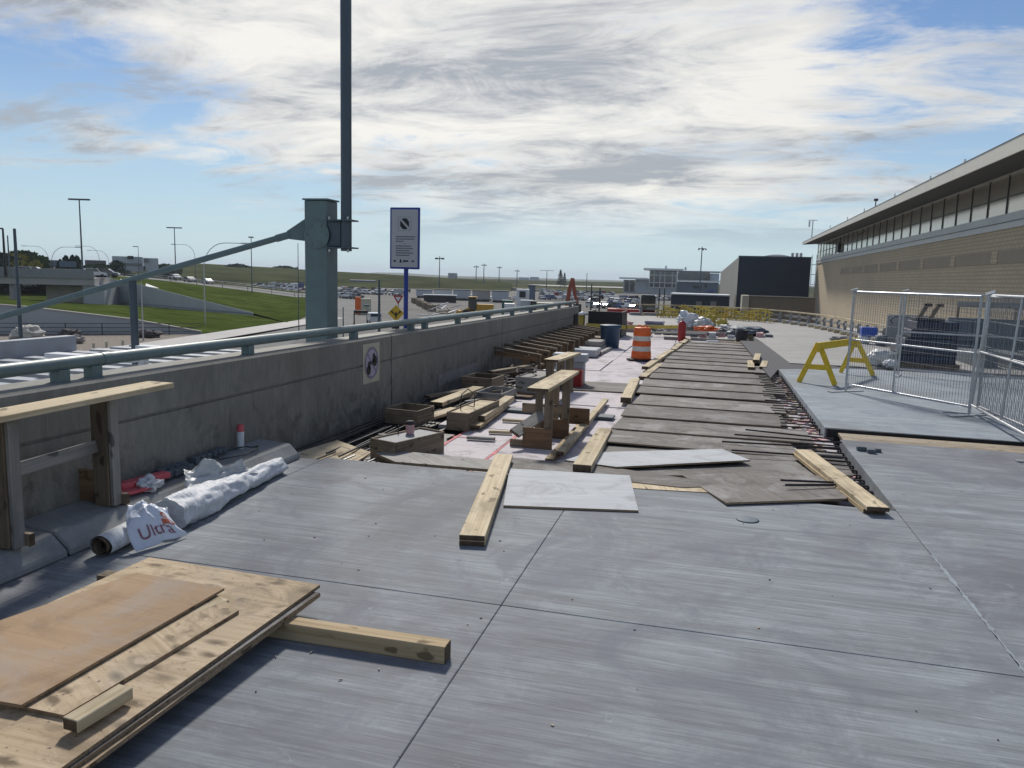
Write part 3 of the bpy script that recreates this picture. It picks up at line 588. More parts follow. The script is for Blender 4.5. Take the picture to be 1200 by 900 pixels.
board(W_(603, 508, 8.62), W_(641, 482, 9.4), .14, .04, 'lumber_grey', 'brace', t, up=(.5, -.4, 1))
board((-2.35, 9.7, FZ+.32), (-1.75, 9.75, FZ+.32), .04, .12, 'lumber_old', 'cross_piece', t)
board((-1.9, 10.0, FZ+.2), (-1.5, 10.0, FZ+.2), .02, .22, 'gusset', 'gusset', t)
# ---- second bench
t = thing('formwork_bench', 'lower timber bench with a pale top board behind the tall formwork bench', 'formwork bench', (-2.6, 13.0, FZ))
board((-2.58, 12.6, .52), (-2.45, 14.1, .52), .26, .04, 'lumber_pale', 'top_board', t)
for (x, y) in ((-2.62, 12.75), (-2.42, 13.5)):
    board((x, y, FZ), (x, y, .5), .14, .045, 'lumber_old', 'post', t, up=(0, 1, 0))
board((-2.66, 13.9, FZ), (-2.66, 13.9, .5), .14, .045, 'lumber_old', 'post', t, up=(0, 1, 0))
b = MB(); b.bb((-2.46, 14.0, FZ), (-2.28, 14.25, FZ+.34)); tag(b.build('red_can', 'red', bev=.01), 'dark red fuel can standing behind the low pale-topped bench', 'can')
b = MB(); b.bb((-2.9, 14.3, .35-.02), (-2.25, 14.6, .48)); b.bb((-2.85, 14.35, FZ), (-2.3, 14.55, .33)); tag(b.build('white_box', 'greywhite', bev=.01), 'white box standing behind the red can and the low bench', 'box')
# ---- form boxes
def form_box(x0, y0, wx, ly, h, rz, lab, fill=None, m='lumber_old', z0=FZ, extra=None):
    t = thing('form_box', lab, 'form box', (x0, y0, z0), rz, 'small timber form boxes')
    def lb(a, c, w, tt, name, mm=m):
        mt, l = basis_from(a, c); cc = (Vector(a)+Vector(c))/2; mb = MB(); mb.box((0, 0, 0), (l, w, tt)); return mb.build(name, mm, t, world=False, bev=.003, M0=Matrix.Translation(cc) @ mt)
    e = .022
    lb((0, 0, h/2), (wx, 0, h/2), e, h, 'side_board'); lb((0, ly, h/2), (wx, ly, h/2), e, h, 'side_board')
    lb((0, e/2+.001, h/2), (0, ly-e/2-.001, h/2), e, h-.004, 'side_board'); lb((wx, e/2+.001, h/2), (wx, ly-e/2-.001, h/2), e, h-.004, 'side_board')
    if fill:
        mb = MB(); mb.bb((e/2, e/2, .01), (wx-e/2, ly-e/2, h-.02)); mb.build('fill', fill, t, world=False)
    else:
        mb = MB(); mb.bb((e/2, e/2, .0), (wx-e/2, ly-e/2, .02)); mb.build('base', 'pitdark', t, world=False)
    return t
t = form_box(-3.50, 7.52, .36, .80, .25, rad(-20), 'timber form box filled level with pale concrete, a pinkish cup standing on it', 'precast', 'lumber_old')
c0 = Vector((-3.22, 7.95, FZ+.232)); b = MB(); b.lathe([(.04, 0), (.048, .02), (.05, .08), (.05, .115)], c0, 16); b.mat(1).lathe([(.052, .11), (.053, .125), (.04, .15), (.0, .152)], c0, 16)
tag(b.build('measuring_cup', ['pink', 'rubber']), 'pinkish plastic cup with a dark lid standing on the concrete-filled form box', 'cup')
b = MB(); b.tube(c0+Vector((-.12, -.05, 0)), c0+Vector((-.12, -.05, .10)), .006, 6); tag(b.build('steel_pin', 'rebar'), 'thin steel pin upright in the concrete-filled form box', 'pin')
form_box(-4.15, 9.35, .48, .50, .20, rad(-6), 'empty square timber form box beside the parapet trench, left of the long filled box', None, 'lumber_old', FZ+.04)
form_box(-3.30, 9.42, .30, 1.25, .24, rad(-3), 'long timber form box filled with pale mortar with a wire loop sticking up', 'lumber_pale', 'lumber_old')
b = MB(); pc = Vector((-3.22, 9.75, FZ+.22)); b.path([pc, pc+Vector((0, .02, .2)), pc+Vector((.08, .06, .28)), pc+Vector((.16, .12, .2)), pc+Vector((.14, .16, .02)), pc+Vector((.02, .2, .03))], .007, 6)
tag(b.build('wire_loop', 'rebar'), 'bent dark wire loop standing in the long filled form box', 'wire')
form_box(-4.15, 12.6, .55, .62, .18, rad(-5), 'empty shallow timber form box left of the wire bundle by the parapet', None, 'lumber_old', FZ+.10)
form_box(-3.55, 11.5, .42, .75, .20, rad(-4), 'half empty form box with a pale side right of the empty shallow one', None, 'lumber_grey')
form_box(-3.22, 12.75, .40, 1.15, .28, rad(-6), 'tall grey form box piled with tools and hose in front of the white bundles', 'lumber_grey', 'lumber_grey', FZ+.04)
tag(sheet([(-3.35, 12.3, FZ+.05), (-2.85, 12.3, FZ+.05), (-2.7, 13.3, FZ+.05), (-3.3, 13.2, FZ+.05)], .02, 'gusset', 'plywood_scrap'), 'red brown plywood scrap under the tall grey form box', 'plywood')
form_box(-3.9, 15.0, .5, .5, .22, rad(8), 'small dark form box in front of the first portal frame', None, 'lumber_old')
# plank piles between boxes
lum((-2.92, 9.45, FZ+.06), (-3.02, 11.3, FZ+.06), .15, .04, 'lower plank of the pair beside the long filled form box')
lum((-2.95, 9.75, FZ+.12), (-3.02, 11.6, FZ+.12), .15, .075, 'upper pale plank of the pair beside the long filled form box', 'lumber_pale')
lum((-3.88, 10.6, FZ+.12), (-3.75, 12.3, FZ+.14), .2, .06, 'pale plank lying at an angle behind the empty square form box', 'lumber_pale')
lum((-3.75, 9.8, FZ+.05), (-3.60, 10.7, FZ+.05), .2, .04, 'short pale plank end left of the long filled form box', 'lumber_pale')
for k, (x, y, a, w_) in enumerate(((-3.55, 9.0, .2, .3), (-3.35, 8.75, 1.0, .28), (-3.48, 8.8, .5, .32), (-2.85, 8.9, .1, .35), (-2.75, 10.2, .1, .4), (-3.9, 8.6, .3, .4), (-2.7, 9.35, .2, .3))):
    lum((x, y, FZ+.035+.0*k), (x+w_*_c(a), y+w_*_s(a), FZ+.035), .07, .035, ordw(k)+' short timber offcut among the form boxes beside the filled boxes', 'lumber_pale' if k % 2 == 0 else 'lumber_grey', 'timber_offcut', 'offcut', 'short timber offcuts among the form boxes')
for k, (a, c) in enumerate((((-4.25, 13.9, .0), (-3.65, 15.2, .03)), ((-4.1, 14.2, .06), (-3.45, 15.9, .08)), ((-4.3, 11.3, -.02), (-3.9, 12.2, .0)))):
    lum(a, c, .13, .04, ('upper', 'lower', 'nearest')[k]+' grey weathered board lying over the rebar near the parapet', 'lumber_old', grp='weathered boards over the rebar')
lum((-3.2, 11.1, FZ+.03), (-1.3, 11.05, FZ+.03), .25, .035, 'dark plank lying crosswise on the pale floor behind the formwork bench', 'slate')
# wood plate on parapet foot
b = MB(); b.bb((PXI, 12.2, .02), (PXI+.02, 14.4, .22)); tag(b.build('plywood_plate', 'lumber_grey'), 'pale plywood plate leaning on the parapet foot near the first portal frame', 'plywood')
# bundles, bags on left pit side
def blob(name, c, d, m, lab, cat, grp=None, seed=0, amp=.25, res=2):
    bm = bmesh.new(); bmesh.ops.create_icosphere(bm, subdivisions=res+2, radius=.5)
    for v in bm.verts:
        q_ = Vector(v.co)*2.6+Vector((seed, 0, 0)); n_ = noise.fractal(q_, .7, 2.1, 5)+.8*(1-2.2*abs(noise.noise(q_*1.4))) ; v.co *= max(.3, 1+amp*n_*1.1-.12)
        v.co.x *= d[0]; v.co.y *= d[1]; v.co.z = max(-.42, v.co.z)*d[2]*1.0
        v.co.z += .42*d[2]
    me = bpy.data.meshes.new(name); bm.to_mesh(me); bm.free(); me.materials.append(M[m])
    for p in me.polygons: p.use_smooth = res > 1
    o = bpy.data.objects.new(name, me); col.objects.link(o); o.location = c; tag(o, lab, cat, grp); return o
blob('white_bundle', (-3.0, 14.0, FZ+.05), (.45, .5, .28), 'plastic_grey', 'crumpled whitish plastic bundle between the tall grey form box and the portal frames', 'bundle', seed=3)
blob('white_bundle', (-2.85, 15.2, FZ), (.5, .6, .22), 'plastic_white', 'smaller white plastic bundle left of the white box', 'bundle', seed=6)
b = MB(); pc = Vector((-3.15, 13.2, FZ+.34)); b.path([pc+Vector((.17*_c(a*.6)*(1+.1*_s(a)), .28*_s(a*.6), .03+.02*_s(a*1.7))) for a in range(0, 24)], .012, 6); tag(b.build('hose_coil', 'rubber'), 'black hose coiled on the tall grey form box', 'hose')
b = MB(); b.bb((-3.55, 19.6, FZ+.02), (-2.85, 20.6, FZ+.20)); tag(b.build('wrapped_slab', 'ply_white', bev=.02), 'thick whitish slab bundle left of the pit in front of the grey box stack', 'slab')
b = MB(); b.bb((-3.6, 21.4, FZ), (-2.95, 22.4, FZ+.13)); b.bb((-3.45, 21.5, FZ+.133), (-3.0, 22.5, FZ+.27)); tag(b.build('grey_box_stack', 'lumber_grey', bev=.01), 'two stacked grey flat boxes in front of the last portal frames', 'box stack')
b = MB(); b.bb((-3.7, 22.9, FZ), (-3.0, 23.7, FZ+.28)); tag(b.build('brown_crate', 'lumber_old', bev=.01), 'brown wooden crate left of the blue bin', 'crate')
lum((-2.88, 20.4, FZ+.04), (-2.82, 22.3, FZ+.04), .12, .08, 'grey timber lying right of the flat box stack', 'lumber_grey')
random.seed(19)
for k in range(16):
    x, y = random.uniform(-3.75, -3.2), random.uniform(11.0, 14.6); b = MB(); a_ = random.uniform(0, 3.1); l_ = random.uniform(.2, .45); z_ = FZ+random.uniform(.03, .12)
    if k % 2: b.bar((x, y, z_), (x+l_*_c(a_), y+l_*_s(a_), z_+random.uniform(-.02, .06)), .07, .04)
    else: b.path([(x, y, z_), (x+.12*_c(a_), y+.12*_s(a_), z_+.08), (x+l_*_c(a_+.6), y+l_*_s(a_+.6), z_+.02)], .014, 6)
    tag(b.build('scrap_piece' , ('lumber_old', 'rubber', 'lumber_dull', 'slate')[k % 4]), ordw(k)+' dark scrap piece in the clutter left of the tall grey form box', 'scrap', 'dark scrap left of the tall grey form box')
# ---- row of portal brackets
FRY = [15.69, 16.5, 17.3, 18.05, 18.8, 19.5, 20.25, 21.0, 21.75, 22.5, 23.1, 23.9, 24.5, 25.1]
def bracket():
    t = thing('formwork_bracket', 'brown timber formwork bracket', 'formwork bracket', (0, 0, 0), 0, 'formwork brackets standing in a row along the parapet')
    def lb(a, c, w_, tt, name, mm, up=(0, 0, 1)):
        mt, l = basis_from(a, c, up); cc = (Vector(a)+Vector(c))/2; mb = MB(); mb.box((0, 0, 0), (l, w_, tt)); return mb.build(name, mm, t, world=False, bev=.003, M0=Matrix.Translation(cc) @ mt)
    lb((-.50, 0, .52), (.52, 0, .40), .10, .045, 'top_board', 'lumber_dark'); lb((-.50, .0, .40), (.15, 0, .34), .04, .10, 'rail', 'gusset')
    mb = MB()  # gusset panel with a square hole
    for (x0, x1, z0, z1) in ((.10, .50, .27, .378), (.10, .24, .14, .27), (.38, .50, .14, .27), (.10, .50, .0, .14)): mb.bb((x0, -.012, z0), (x1, .012, z1))
    mb.build('gusset', 'gusset', t, world=False)
    lb((.48, .02, 0), (.48, .02, .37), .05, .09, 'post', 'lumber_dark', (0, 1, 0)); lb((.24, .04, 0), (.24, .04, .39), .04, .09, 'post', 'lumber_old', (0, 1, 0))
    return t
br = bracket(); random.seed(3)
words = ['nearest the camera', 'second from the near end', 'third from the near end', 'fourth from the near end', 'fifth from the near end', 'sixth from the near end', 'seventh from the near end', 'eighth from the near end', 'seventh from the blue bin end', 'sixth from the blue bin end', 'fifth from the blue bin end', 'fourth from the blue bin end', 'third from the blue bin end', 'last before the dark enclosure']
words[8] = 'sixth from the far end'; words[9] = 'fifth from the far end'; words[10] = 'fourth from the far end'; words[11] = 'third from the far end'; words[12] = 'second from the far end'; words[13] = 'last before the dark enclosure'
for i, y in enumerate(FRY):
    loc = (-3.93+random.uniform(-.03, .03), y, FZ); rz = rad(random.uniform(-4, 4)); lab = 'brown timber formwork bracket in the parapet row, '+words[i]
    if i == 0: br.matrix_basis = Matrix.Translation(loc) @ Matrix.Rotation(rz, 4, 'Z'); br['label'] = lab
    else: dup(br, loc, rz, lab)
# ================================================================== TRAFFIC DRUM, BIN, CYLINDER
dc = at(751, 422, FZ+.012); t = thing('traffic_drum', 'orange and white striped traffic drum standing on the pale pit floor', 'traffic drum', dc)
b = MB(); b.lathe([(.0, .0), (.34, .0), (.34, .03), (.25, .045), (.0, .045)], dc+Vector((-.03, 0, .0)), 8); b.build('rubber_base', 'rubber', t)
b = MB(); H_ = [(.0, .245), (.05, .245), (.20, .238), (.33, .232), (.46, .228), (.59, .222), (.72, .216), (.80, .21)]
zs_ = [.046, .24, .36, .50, .62, .81]; rr = [.245, .235, .228, .222, .215, .205]; mats = [0, 1, 0, 1, 0]
for k in range(5):
    z0, z1, r0, r1 = zs_[k], zs_[k+1], rr[k], rr[k+1]; mi = mats[k]; e = .006 if mi == 0 else 0
    if mi == 0: b.mat(0).lathe([(r0, z0), (r0+.008, z0+.012), (r0+.004, (z0+z1)/2), (r1+.008, z1-.012), (r1, z1)], dc, 32)
b.lathe([(.205, .81), (.212, .815), (.19, .83), (.0, .835)], dc, 32); DB = b.build('body', 'orange', t)
for (k, z0, z1) in ((1, .24, .36), (3, .50, .62)): b = MB(); b.lathe([(rr[k], z0), (rr[k+1], z1)], dc, 32); b.build('reflective_band', 'drumwhite', DB)
b = MB(); b.path([dc+Vector((-.12, 0, .83)), dc+Vector((-.11, 0, .88)), dc+Vector((-.03, 0, .88)), dc+Vector((-.02, 0, .83))], .015, 8); b.path([dc+Vector((.12, 0, .83)), dc+Vector((.11, 0, .88)), dc+Vector((.03, 0, .88)), dc+Vector((.02, 0, .83))], .015, 8); b.build('handle', 'orange', t)
bc = at(703, 399, FZ+.0); bc = Vector((-2.92, 22.9, FZ)); t = thing('waste_bin', 'tall blue plastic waste bin at the far left of the pit', 'bin', bc)
b = MB(); b.lathe([(.0, 0), (.27, 0), (.30, .60), (.32, .62), (.30, .66), (.26, .66), (.25, .1), (0, .08)], bc, 20); b.build('body', 'bluebin', t)
b = MB(); b.lathe([(.325, .61), (.33, .64), (.32, .675), (.2, .69), (.0, .69)], bc, 20); b.build('lid', 'bluebin', t)
cc = Vector((-.98, 26.8, FZ)); t = thing('red_cylinder', 'dark red gas cylinder standing behind the walkway', 'cylinder', cc)
b = MB(); b.lathe([(.0, .01), (.12, .01), (.13, .04), (.13, .58), (.10, .66), (.04, .69), (0, .69)], cc, 18); b.build('body', 'red', t)
b = MB(); b.lathe([(.04, .685), (.04, .76), (.07, .77), (.07, .80), (0, .80)], cc, 12); b.build('valve', 'galv', t)
cc = Vector((1.0, 27.6, FZ)); b = MB(); b.lathe([(.0, 0), (.18, 0), (.22, .42), (.20, .42), (.165, .05), (0, .04)], cc, 18); tag(b.build('black_bucket', 'rubber'), 'black bucket standing at the far right corner of the walkway', 'bucket')
# ================================================================== YELLOW A-FRAME BARRICADE
ac = Vector((2.45, 16.9, 0)); t = thing('folding_barricade', 'yellow wooden A-frame barricade standing on the pale slab', 'barricade', ac)
def aframe(l0, l1, top):
    for p in (l0, l1): board(Vector(p), Vector(top)+(Vector(p)-Vector(top))*.02, .03, .10, 'yellow', 'leg', t, up=(0, 0, 1))
    a = Vector(top)+(Vector(l0)-Vector(top))*.60; c = Vector(top)+(Vector(l1)-Vector(top))*.60; board(a, c, .025, .10, 'yellow', 'brace', t)
    a = Vector(top)+(Vector(l0)-Vector(top))*.16; c = Vector(top)+(Vector(l1)-Vector(top))*.16; board(a, c, .035, .12, 'yellow', 'brace', t)
aframe((1.72, 15.95, 0.0), (2.36, 15.75, 0), (2.03, 15.95, .80)); aframe((2.81, 18.15, 0), (3.44, 17.95, 0), (3.02, 17.85, .78))
board((1.98, 15.70, .74), (3.10, 18.1, .72), .045, .14, 'yellow', 'top_rail', t)
# ================================================================== WIRE FENCE PANELS
def fence_panel(p1, p2, zt, lab, feet=True, nw=48, lean=(0, 0)):
    p1, p2 = Vector(p1), Vector(p2); t = thing('fence_panel', lab, 'fence', (p1+p2)/2, 0, 'temporary wire fence panels')
    lv = Vector((lean[0], lean[1], 0)); d = (p2-p1)
    P_ = lambda s, z: p1+d*s+Vector((0, 0, z))+lv*(z/zt)
    z0 = .12; b = MB(); b.path([P_(0, z0), P_(0, zt)], .021, 10); b.path([P_(1, z0), P_(1, zt)], .021, 10); b.path([P_(0, zt), P_(1, zt)], .021, 10); b.path([P_(0, z0+.02), P_(1, z0+.02)], .021, 10); b.path([P_(0, zt*.53), P_(1, zt*.53)], .017, 8); b.path([P_(.42, z0), P_(.42, zt)], .017, 8)
    b.build('frame', 'galv', t); b = MB()
    for i in range(1, nw): b.tube(P_(i/nw, z0+.02), P_(i/nw, zt), .0028, 4, caps=False)
    for k in range(1, 9): b.tube(P_(0, z0+(zt-z0)*k/9), P_(1, z0+(zt-z0)*k/9), .0022, 4, caps=False)
    b.build('wire_mesh', 'meshwire', t)
    if feet:
        n_ = Vector((-d.y, d.x, 0)).normalized()
        for s_ in (0, 1):
            q = P_(s_, 0); b = MB(); b.tube(q+Vector((0, 0, .02)), q+Vector((0, 0, .3)), .016, 8); b.bar(q-n_*.38+Vector((0, 0, .012)), q+n_*.38+Vector((0, 0, .012)), .10, .012); b.build('foot', 'galv', t)
    b = MB(); q = P_(0, zt); b.bar(q+Vector((-.06, 0, .02)), q+Vector((.06, 0, .06)), .05, .03); b.build('clamp', 'galv', t); return t
fence_panel((2.42, 14.9, 0), (3.85, 12.88, 0), 1.80, 'temporary wire fence panel running back from the gate corner to behind the yellow barricade')
fence_panel((3.93, 13.1, 0), (3.78, 9.6, 0), 1.82, 'temporary wire fence panel running toward the camera at the right edge', nw=60, lean=(.10, 0))
fence_panel((4.0, 13.0, 0), (4.15, 8.8, 0), 1.80, 'second wire fence panel just behind the one at the right edge', nw=60, feet=False)
fence_panel((3.98, 18.2, 0), (7.4, 17.2, 0), 1.80, 'temporary wire fence panel behind the fence corner in front of the stair barrier', nw=40)
# ================================================================== PALLET OF WRAPPED TILES
pc = Vector((4.95, 20.6, 0)); t = thing('wrapped_pallet', 'wooden pallet stacked high with dark wrapped packs behind the wire fence', 'pallet load', pc)
b = MB()
for i in range(7): b.bb((4.3+i*.21, 20.1, .10), (4.46+i*.21, 21.2, .12))
for y in (20.12, 20.6, 21.08): b.bb((4.3, y, .0), (5.72, y+.1, .098))
b.build('pallet', 'lumber_old', t)
for k in range(5):
    z0 = .125+k*.20; x0 = 4.32+.06*k; b = MB()
    if k >= 2: x0 += .05*(k-1)
    b.bb((x0, 20.12, z0), (5.62, 21.15, z0+.19)); b.build('tile_pack', 'wrap', t, bev=.02)
b = MB()
for k in range(4): b.bb((4.9+.02*k, 20.105, .23+k*.21), (5.5, 20.118, .26+k*.21))
b.build('strap_label', 'bluebin', t)
for (x, s_) in ((4.85, 1), (5.05, -1)):
    pass
b = MB(); b.bb((4.72, 20.3, 1.126), (5.35, 20.9, 1.20)); tag(b.build('roof_mat', 'rubber', bev=.01), 'dark mat lying on top of the wrapped pallet load', 'mat')
for k, x in enumerate((4.85, 5.10)):
    b = MB(); b.bar((x-.05, 20.4, 1.20), (x+.10, 20.4, 1.52), .16, .09); b.box((x+.12, 20.4, 1.50), (.16, .16, .09)); tag(b.build('work_boot', 'lumber_old', bev=.01), ('left' if k == 0 else 'right')+' of two upright brown boot-like brackets on the wrapped pallet load', 'bracket')
b = MB(); b.path([(4.25, 20.5, 1.02), (4.2, 20.5, 1.12), (4.3, 20.5, 1.2), (4.62, 20.5, 1.2)], .015, 6); b.path([(4.42, 20.5, 1.2), (4.42, 20.5, .98)], .015, 6); tag(b.build('trolley_handle', 'rebar'), 'dark bent trolley handle left of the wrapped pallet top', 'handle')
blob('rag_heap', (4.05, 20.3, .0), (.75, .6, .42), 'plastic_grey', 'pale crumpled rag heap at the left foot of the wrapped pallet', 'rags', seed=9)
blob('plastic_jug', (4.15, 19.75, .0), (.35, .3, .22), 'white', 'white crumpled jug in front of the rag heap', 'jug', seed=12)
# ---- stuff at the right
b = MB(); b.bb((4.85, 27.8, .25), (5.35, 28.2, .55)); tag(b.build('blue_tote', 'bluetote', bev=.02), 'blue plastic tote standing on a white bucket beside the barrier', 'tote')
b = MB(); b.lathe([(.0, .0), (.17, .0), (.2, .25), (0, .25)], (4.98, 28.0, 0), 16); tag(b.build('white_bucket', 'white'), 'white bucket under the blue tote', 'bucket')
b = MB(); b.lathe([(.0, .0), (.15, .0), (.19, .34), (0, .34)], (5.35, 27.2, 0), 16); tag(b.build('grey_bucket', 'greypanel'), 'dark grey bucket right of the blue tote', 'bucket')
b = MB(); b.bb((5.55, 27.5, 0), (6.9, 27.62, 1.02)); tag(b.build('form_sheet', 'precast', bev=.01), 'upright pale form panel behind the wire fence', 'panel')
blob('rag_heap', (4.35, 28.6, 0), (.7, .4, .2), 'lumber_grey', 'low grey heap left of the white bucket', 'rags', seed=15)
t = thing('form_barrier', 'dark grey barrier wall of form panels behind the wrapped pallet on the right', 'barrier', (8.0, 23, 0))
for k in range(6):
    x0 = 6.3+k*.62; b = MB(); b.bb((x0, 23.6, 0), (x0+.6, 23.75, 1.12-.0*k)); b.build('panel', 'greypanel', t, bev=.008)
b = MB(); b.bb((6.25, 23.5, .5), (10, 23.595, .58)); b.build('rail', 'slate', t)
t = thing('timber_barrier', 'dark board raised on short posts behind the grey form barrier', 'barrier', (8, 24.4, 0))
board((6.7, 24.4, 1.48), (9.8, 24.4, 1.50), .06, .16, 'lumber_grey', 'board', t)
for x in (6.75, 8.2, 9.6): board((x, 24.45, 0), (x, 24.45, 1.42), .06, .06, 'lumber_old', 'post', t)
for k in range(5):
    b = MB(); b.bb((6.4+k*.7, 21.2, 0), (6.85+k*.7, 22.9, .35)); tag(b.build('form_stack', 'slate', bev=.01), ordw(k)+' low dark form stack from the left before the grey form barrier', 'form stack', 'dark form stacks before the grey barrier')
# ---- roadside parapet forms : repeated posts with rails curving round
pathpts = [(6.3, 27.0), (5.75, 28.8), (5.45, 31.3), (5.1, 34.5), (4.6, 37.4), (3.6, 40.3), (2.3, 42.4), (.6, 43.6), (-1.5, 43.8), (-4.4, 42.6)]
def along(pts, step):
    out = []; acc = 0.0
    for a, c in zip(pts[:-1], pts[1:]):
        a, c = Vector((*a, 0)), Vector((*c, 0)); l = (c-a).length; d = (c-a)/l; s_ = (-acc) % step if False else step-acc if acc else 0
        while s_ <= l: out.append((a+d*s_, math.atan2(d.y, d.x))); s_ += step
        acc = (l-(s_-step))
    return out
src = thing('timber_trestle', 'pale timber barrier frame', 'trestle', (0, 0, 0), 0, 'pale barrier frames along the right road edge')
def lbx(t_, a, c_, m, name): mb = MB(); mb.bb(a, c_); return mb.build(name, m, t_, world=False, bev=.004)
lbx(src, (-.06, -.05, 0), (.06, .05, .50), 'precast', 'post'); lbx(src, (-.05, .05, 0), (.05, .42, .12), 'lumber_pale', 'foot'); lbx(src, (-.05, .053, .32), (.62, .10, .42), 'lumber_grey', 'rail_block')
fr = along(pathpts, .95)
first = True
for i_, (p, a) in enumerate(fr):
    lab = ordw(i_)+' pale timber trestle from the right along the far curve of the old road'
    if first: src.matrix_basis = Matrix.Translation(p) @ Matrix.Rotation(a, 4, 'Z'); src['label'] = lab; first = False
    else: dup(src, p, a, lab)
t = thing('barrier_rail', 'long pale timber rail on top of the barrier frames round the road curve', 'rail', (3, 40, 0))
for a, c in zip(pathpts[:-1], pathpts[1:]): board((a[0], a[1], .58), (c[0], c[1], .58), .12, .06, 'lumber_pale', 'top_rail', t)
b = MB()
for a, c in zip(pathpts[:-1], pathpts[1:]): b.bar((a[0], a[1], .07), (c[0], c[1], .07), .35, .14)
tag(b.build('road_kerb', 'precast'), 'low concrete kerb under the barrier frames of the far road curve', 'kerb')
# ================================================================== ROLLED PLASTIC, BAG, SMALL ITEMS ON THE KERB
def roll(name, p0, p1, r0, r1, m, lab, seed, nseg=40, nr=28, amp=.12, hollow=True, par=None):
    p0, p1 = Vector(p0), Vector(p1); mt, l = basis_from(p0, p1); m3 = mt.to_3x3(); b = MB(); vs = []; fs = []
    for i in range(nseg+1):
        s_ = i/nseg; r = r0+(r1-r0)*s_; c0 = p0+(p1-p0)*s_
        for k in range(nr):
            a = 2*math.pi*k/nr; nn = noise.fractal(Vector((s_*l*3.2+seed, _c(a)*1.1, _s(a)*1.1)), .9, 2.1, 5)+.5*noise.noise(Vector((s_*l*2+a*1.5, seed, 3)))
            rr_ = r*(1+amp*nn); q = c0+m3 @ Vector((0, rr_*_c(a)*1.12, rr_*_s(a)*.92)); q.z = max(q.z, .004); vs.append(q)
    for i in range(nseg):
        for k in range(nr): fs.append((i*nr+k, i*nr+(k+1) % nr, (i+1)*nr+(k+1) % nr, (i+1)*nr+k))
    b.add(vs, fs, True)
    b.add(vs[-nr:], [tuple(range(nr))])
    if not hollow: b.add(vs[:nr], [tuple(range(nr))])
    return b, mt
t = thing('plastic_roll', 'long roll of white plastic film lying along the kerb on the slab', 'plastic roll', (-3.75, 5, 0))
E0 = at(118, 640, .075); E1 = at(168, 618, .08)
b, mt = roll('r', E0, at(228, 585, .09), .075, .08, 'plastic_white', '', 1, amp=.05, nseg=20); b.build('rolled_end', 'plastic_white', t)
m3 = mt.to_3x3(); dirn = m3 @ Vector((1, 0, 0))
b = MB(); b.tube(E0-dirn*.012, E0+dirn*.25, .058, 20, caps=False); b.tube(E0-dirn*.012, E0+dirn*.2, .048, 20, caps=False); b.build('cardboard_core', 'lumber_old', t)
b = MB(); b.tube(E0+dirn*.10, E0+dirn*.12, .05, 18); b.build('core_inside', 'black', t)
b, _ = roll('r', at(196, 603, .12), at(327, 545, .075), .13, .075, 'plastic_grey', '', 7, amp=.30, nseg=80, nr=40, hollow=False); b.build('wrinkled_body', 'plastic_white', t)
def cloth(corners, nu, nv, f, m, name, parent=None, lab=None, cat=None, mi=None):
    """bilinear patch between four world corners with a height function"""
    a, c, d, e = [Vector(q) for q in corners]; b = MB(); vs = []; fs = []
    for j in range(nv+1):
        for i in range(nu+1):
            s_, t_ = i/nu, j/nv; p = (a*(1-s_)+c*s_)*(1-t_)+(e*(1-s_)+d*s_)*t_; vs.append(f(p, s_, t_))
    for j in range(nv):
        for i in range(nu): k = j*(nu+1)+i; fs.append((k, k+1, k+nu+2, k+nu+1))
    b.add(vs, fs, True); o = b.build(name, m, parent, world=True) if parent is not None else b.build(name, m)
    so_ = o.modifiers.new('thick', 'SOLIDIFY'); so_.thickness = .0015; so_.offset = -1
    if lab: tag(o, lab, cat)
    return o
# loose flap rising over the roll
def f1(p, s_, t_):
    n_ = noise.fractal(Vector((s_*3, t_*2.2, 5)), .9, 2.1, 5); q = p.copy(); q.z += .05*n_+.04*_s(s_*9+t_*4)*(.3+t_) ; q.z = max(q.z, .20 if t_ > .6 else .12); q.x += .02*n_; q.y += .03*noise.noise(Vector((s_*4, t_*6, 2))); return q
cloth([at(219, 590, .06), at(305, 560, .09), at(283, 541, .26), at(215, 545, .30)], 40, 26, f1, 'plastic_grey', 'loose_flap', t)
# the printed bag
def crump(p, s_, t_, sd_, A=.045):
    v_ = Vector((s_*2.6, t_*2.2, sd_)); n_ = noise.fractal(v_, .8, 2.2, 4); r_ = 1-abs(noise.noise(v_*1.3+Vector((3, 1, 0))))*2
    return A*(n_*.7+r_*.6)
BC = [at(160, 647, .004), at(221, 626, .02), at(196, 594, .22), at(150, 592, .26)]
def fb(p, s_, t_):
    q = p.copy(); q.z += crump(p, s_, t_, 4.2, .035)*(.25+.75*_s(math.pi*s_))*(.35+t_); q.z += .07*_s(math.pi*t_)*_s(math.pi*min(1, s_*1.0)); q.y -= .05*_s(math.pi*t_); q.z = max(q.z, .004+.002*t_)
    q.x += .02*noise.noise(Vector((s_*3, t_*3, 8))); return q
bag = thing('plastic_bag', 'white plastic bag with reddish lettering draped over the film roll', 'bag', at(190, 640, 0))
cloth(BC, 50, 50, fb, 'bag', 'bag_film', bag)
def onbag(s_, t_, off=.006):
    a, c, d, e = BC; p = (a*(1-s_)+c*s_)*(1-t_)+(e*(1-s_)+d*s_)*t_; q = fb(p, s_, t_); dd = (Vector((0, 0, EYE))-q)
    sx = (fb((a*(1-s_-.02)+c*(s_+.02))*(1-t_)+(e*(1-s_-.02)+d*(s_+.02))*t_, s_+.02, t_)-q); ty = (fb((a*(1-s_)+c*s_)*(1-t_-.02)+(e*(1-s_)+d*s_)*(t_+.02), s_, t_+.02)-q)
    n_ = sx.cross(ty).normalized(); n_ = n_ if n_.dot(Vector((.3, -.6, .7))) > 0 else -n_; return q+n_*off
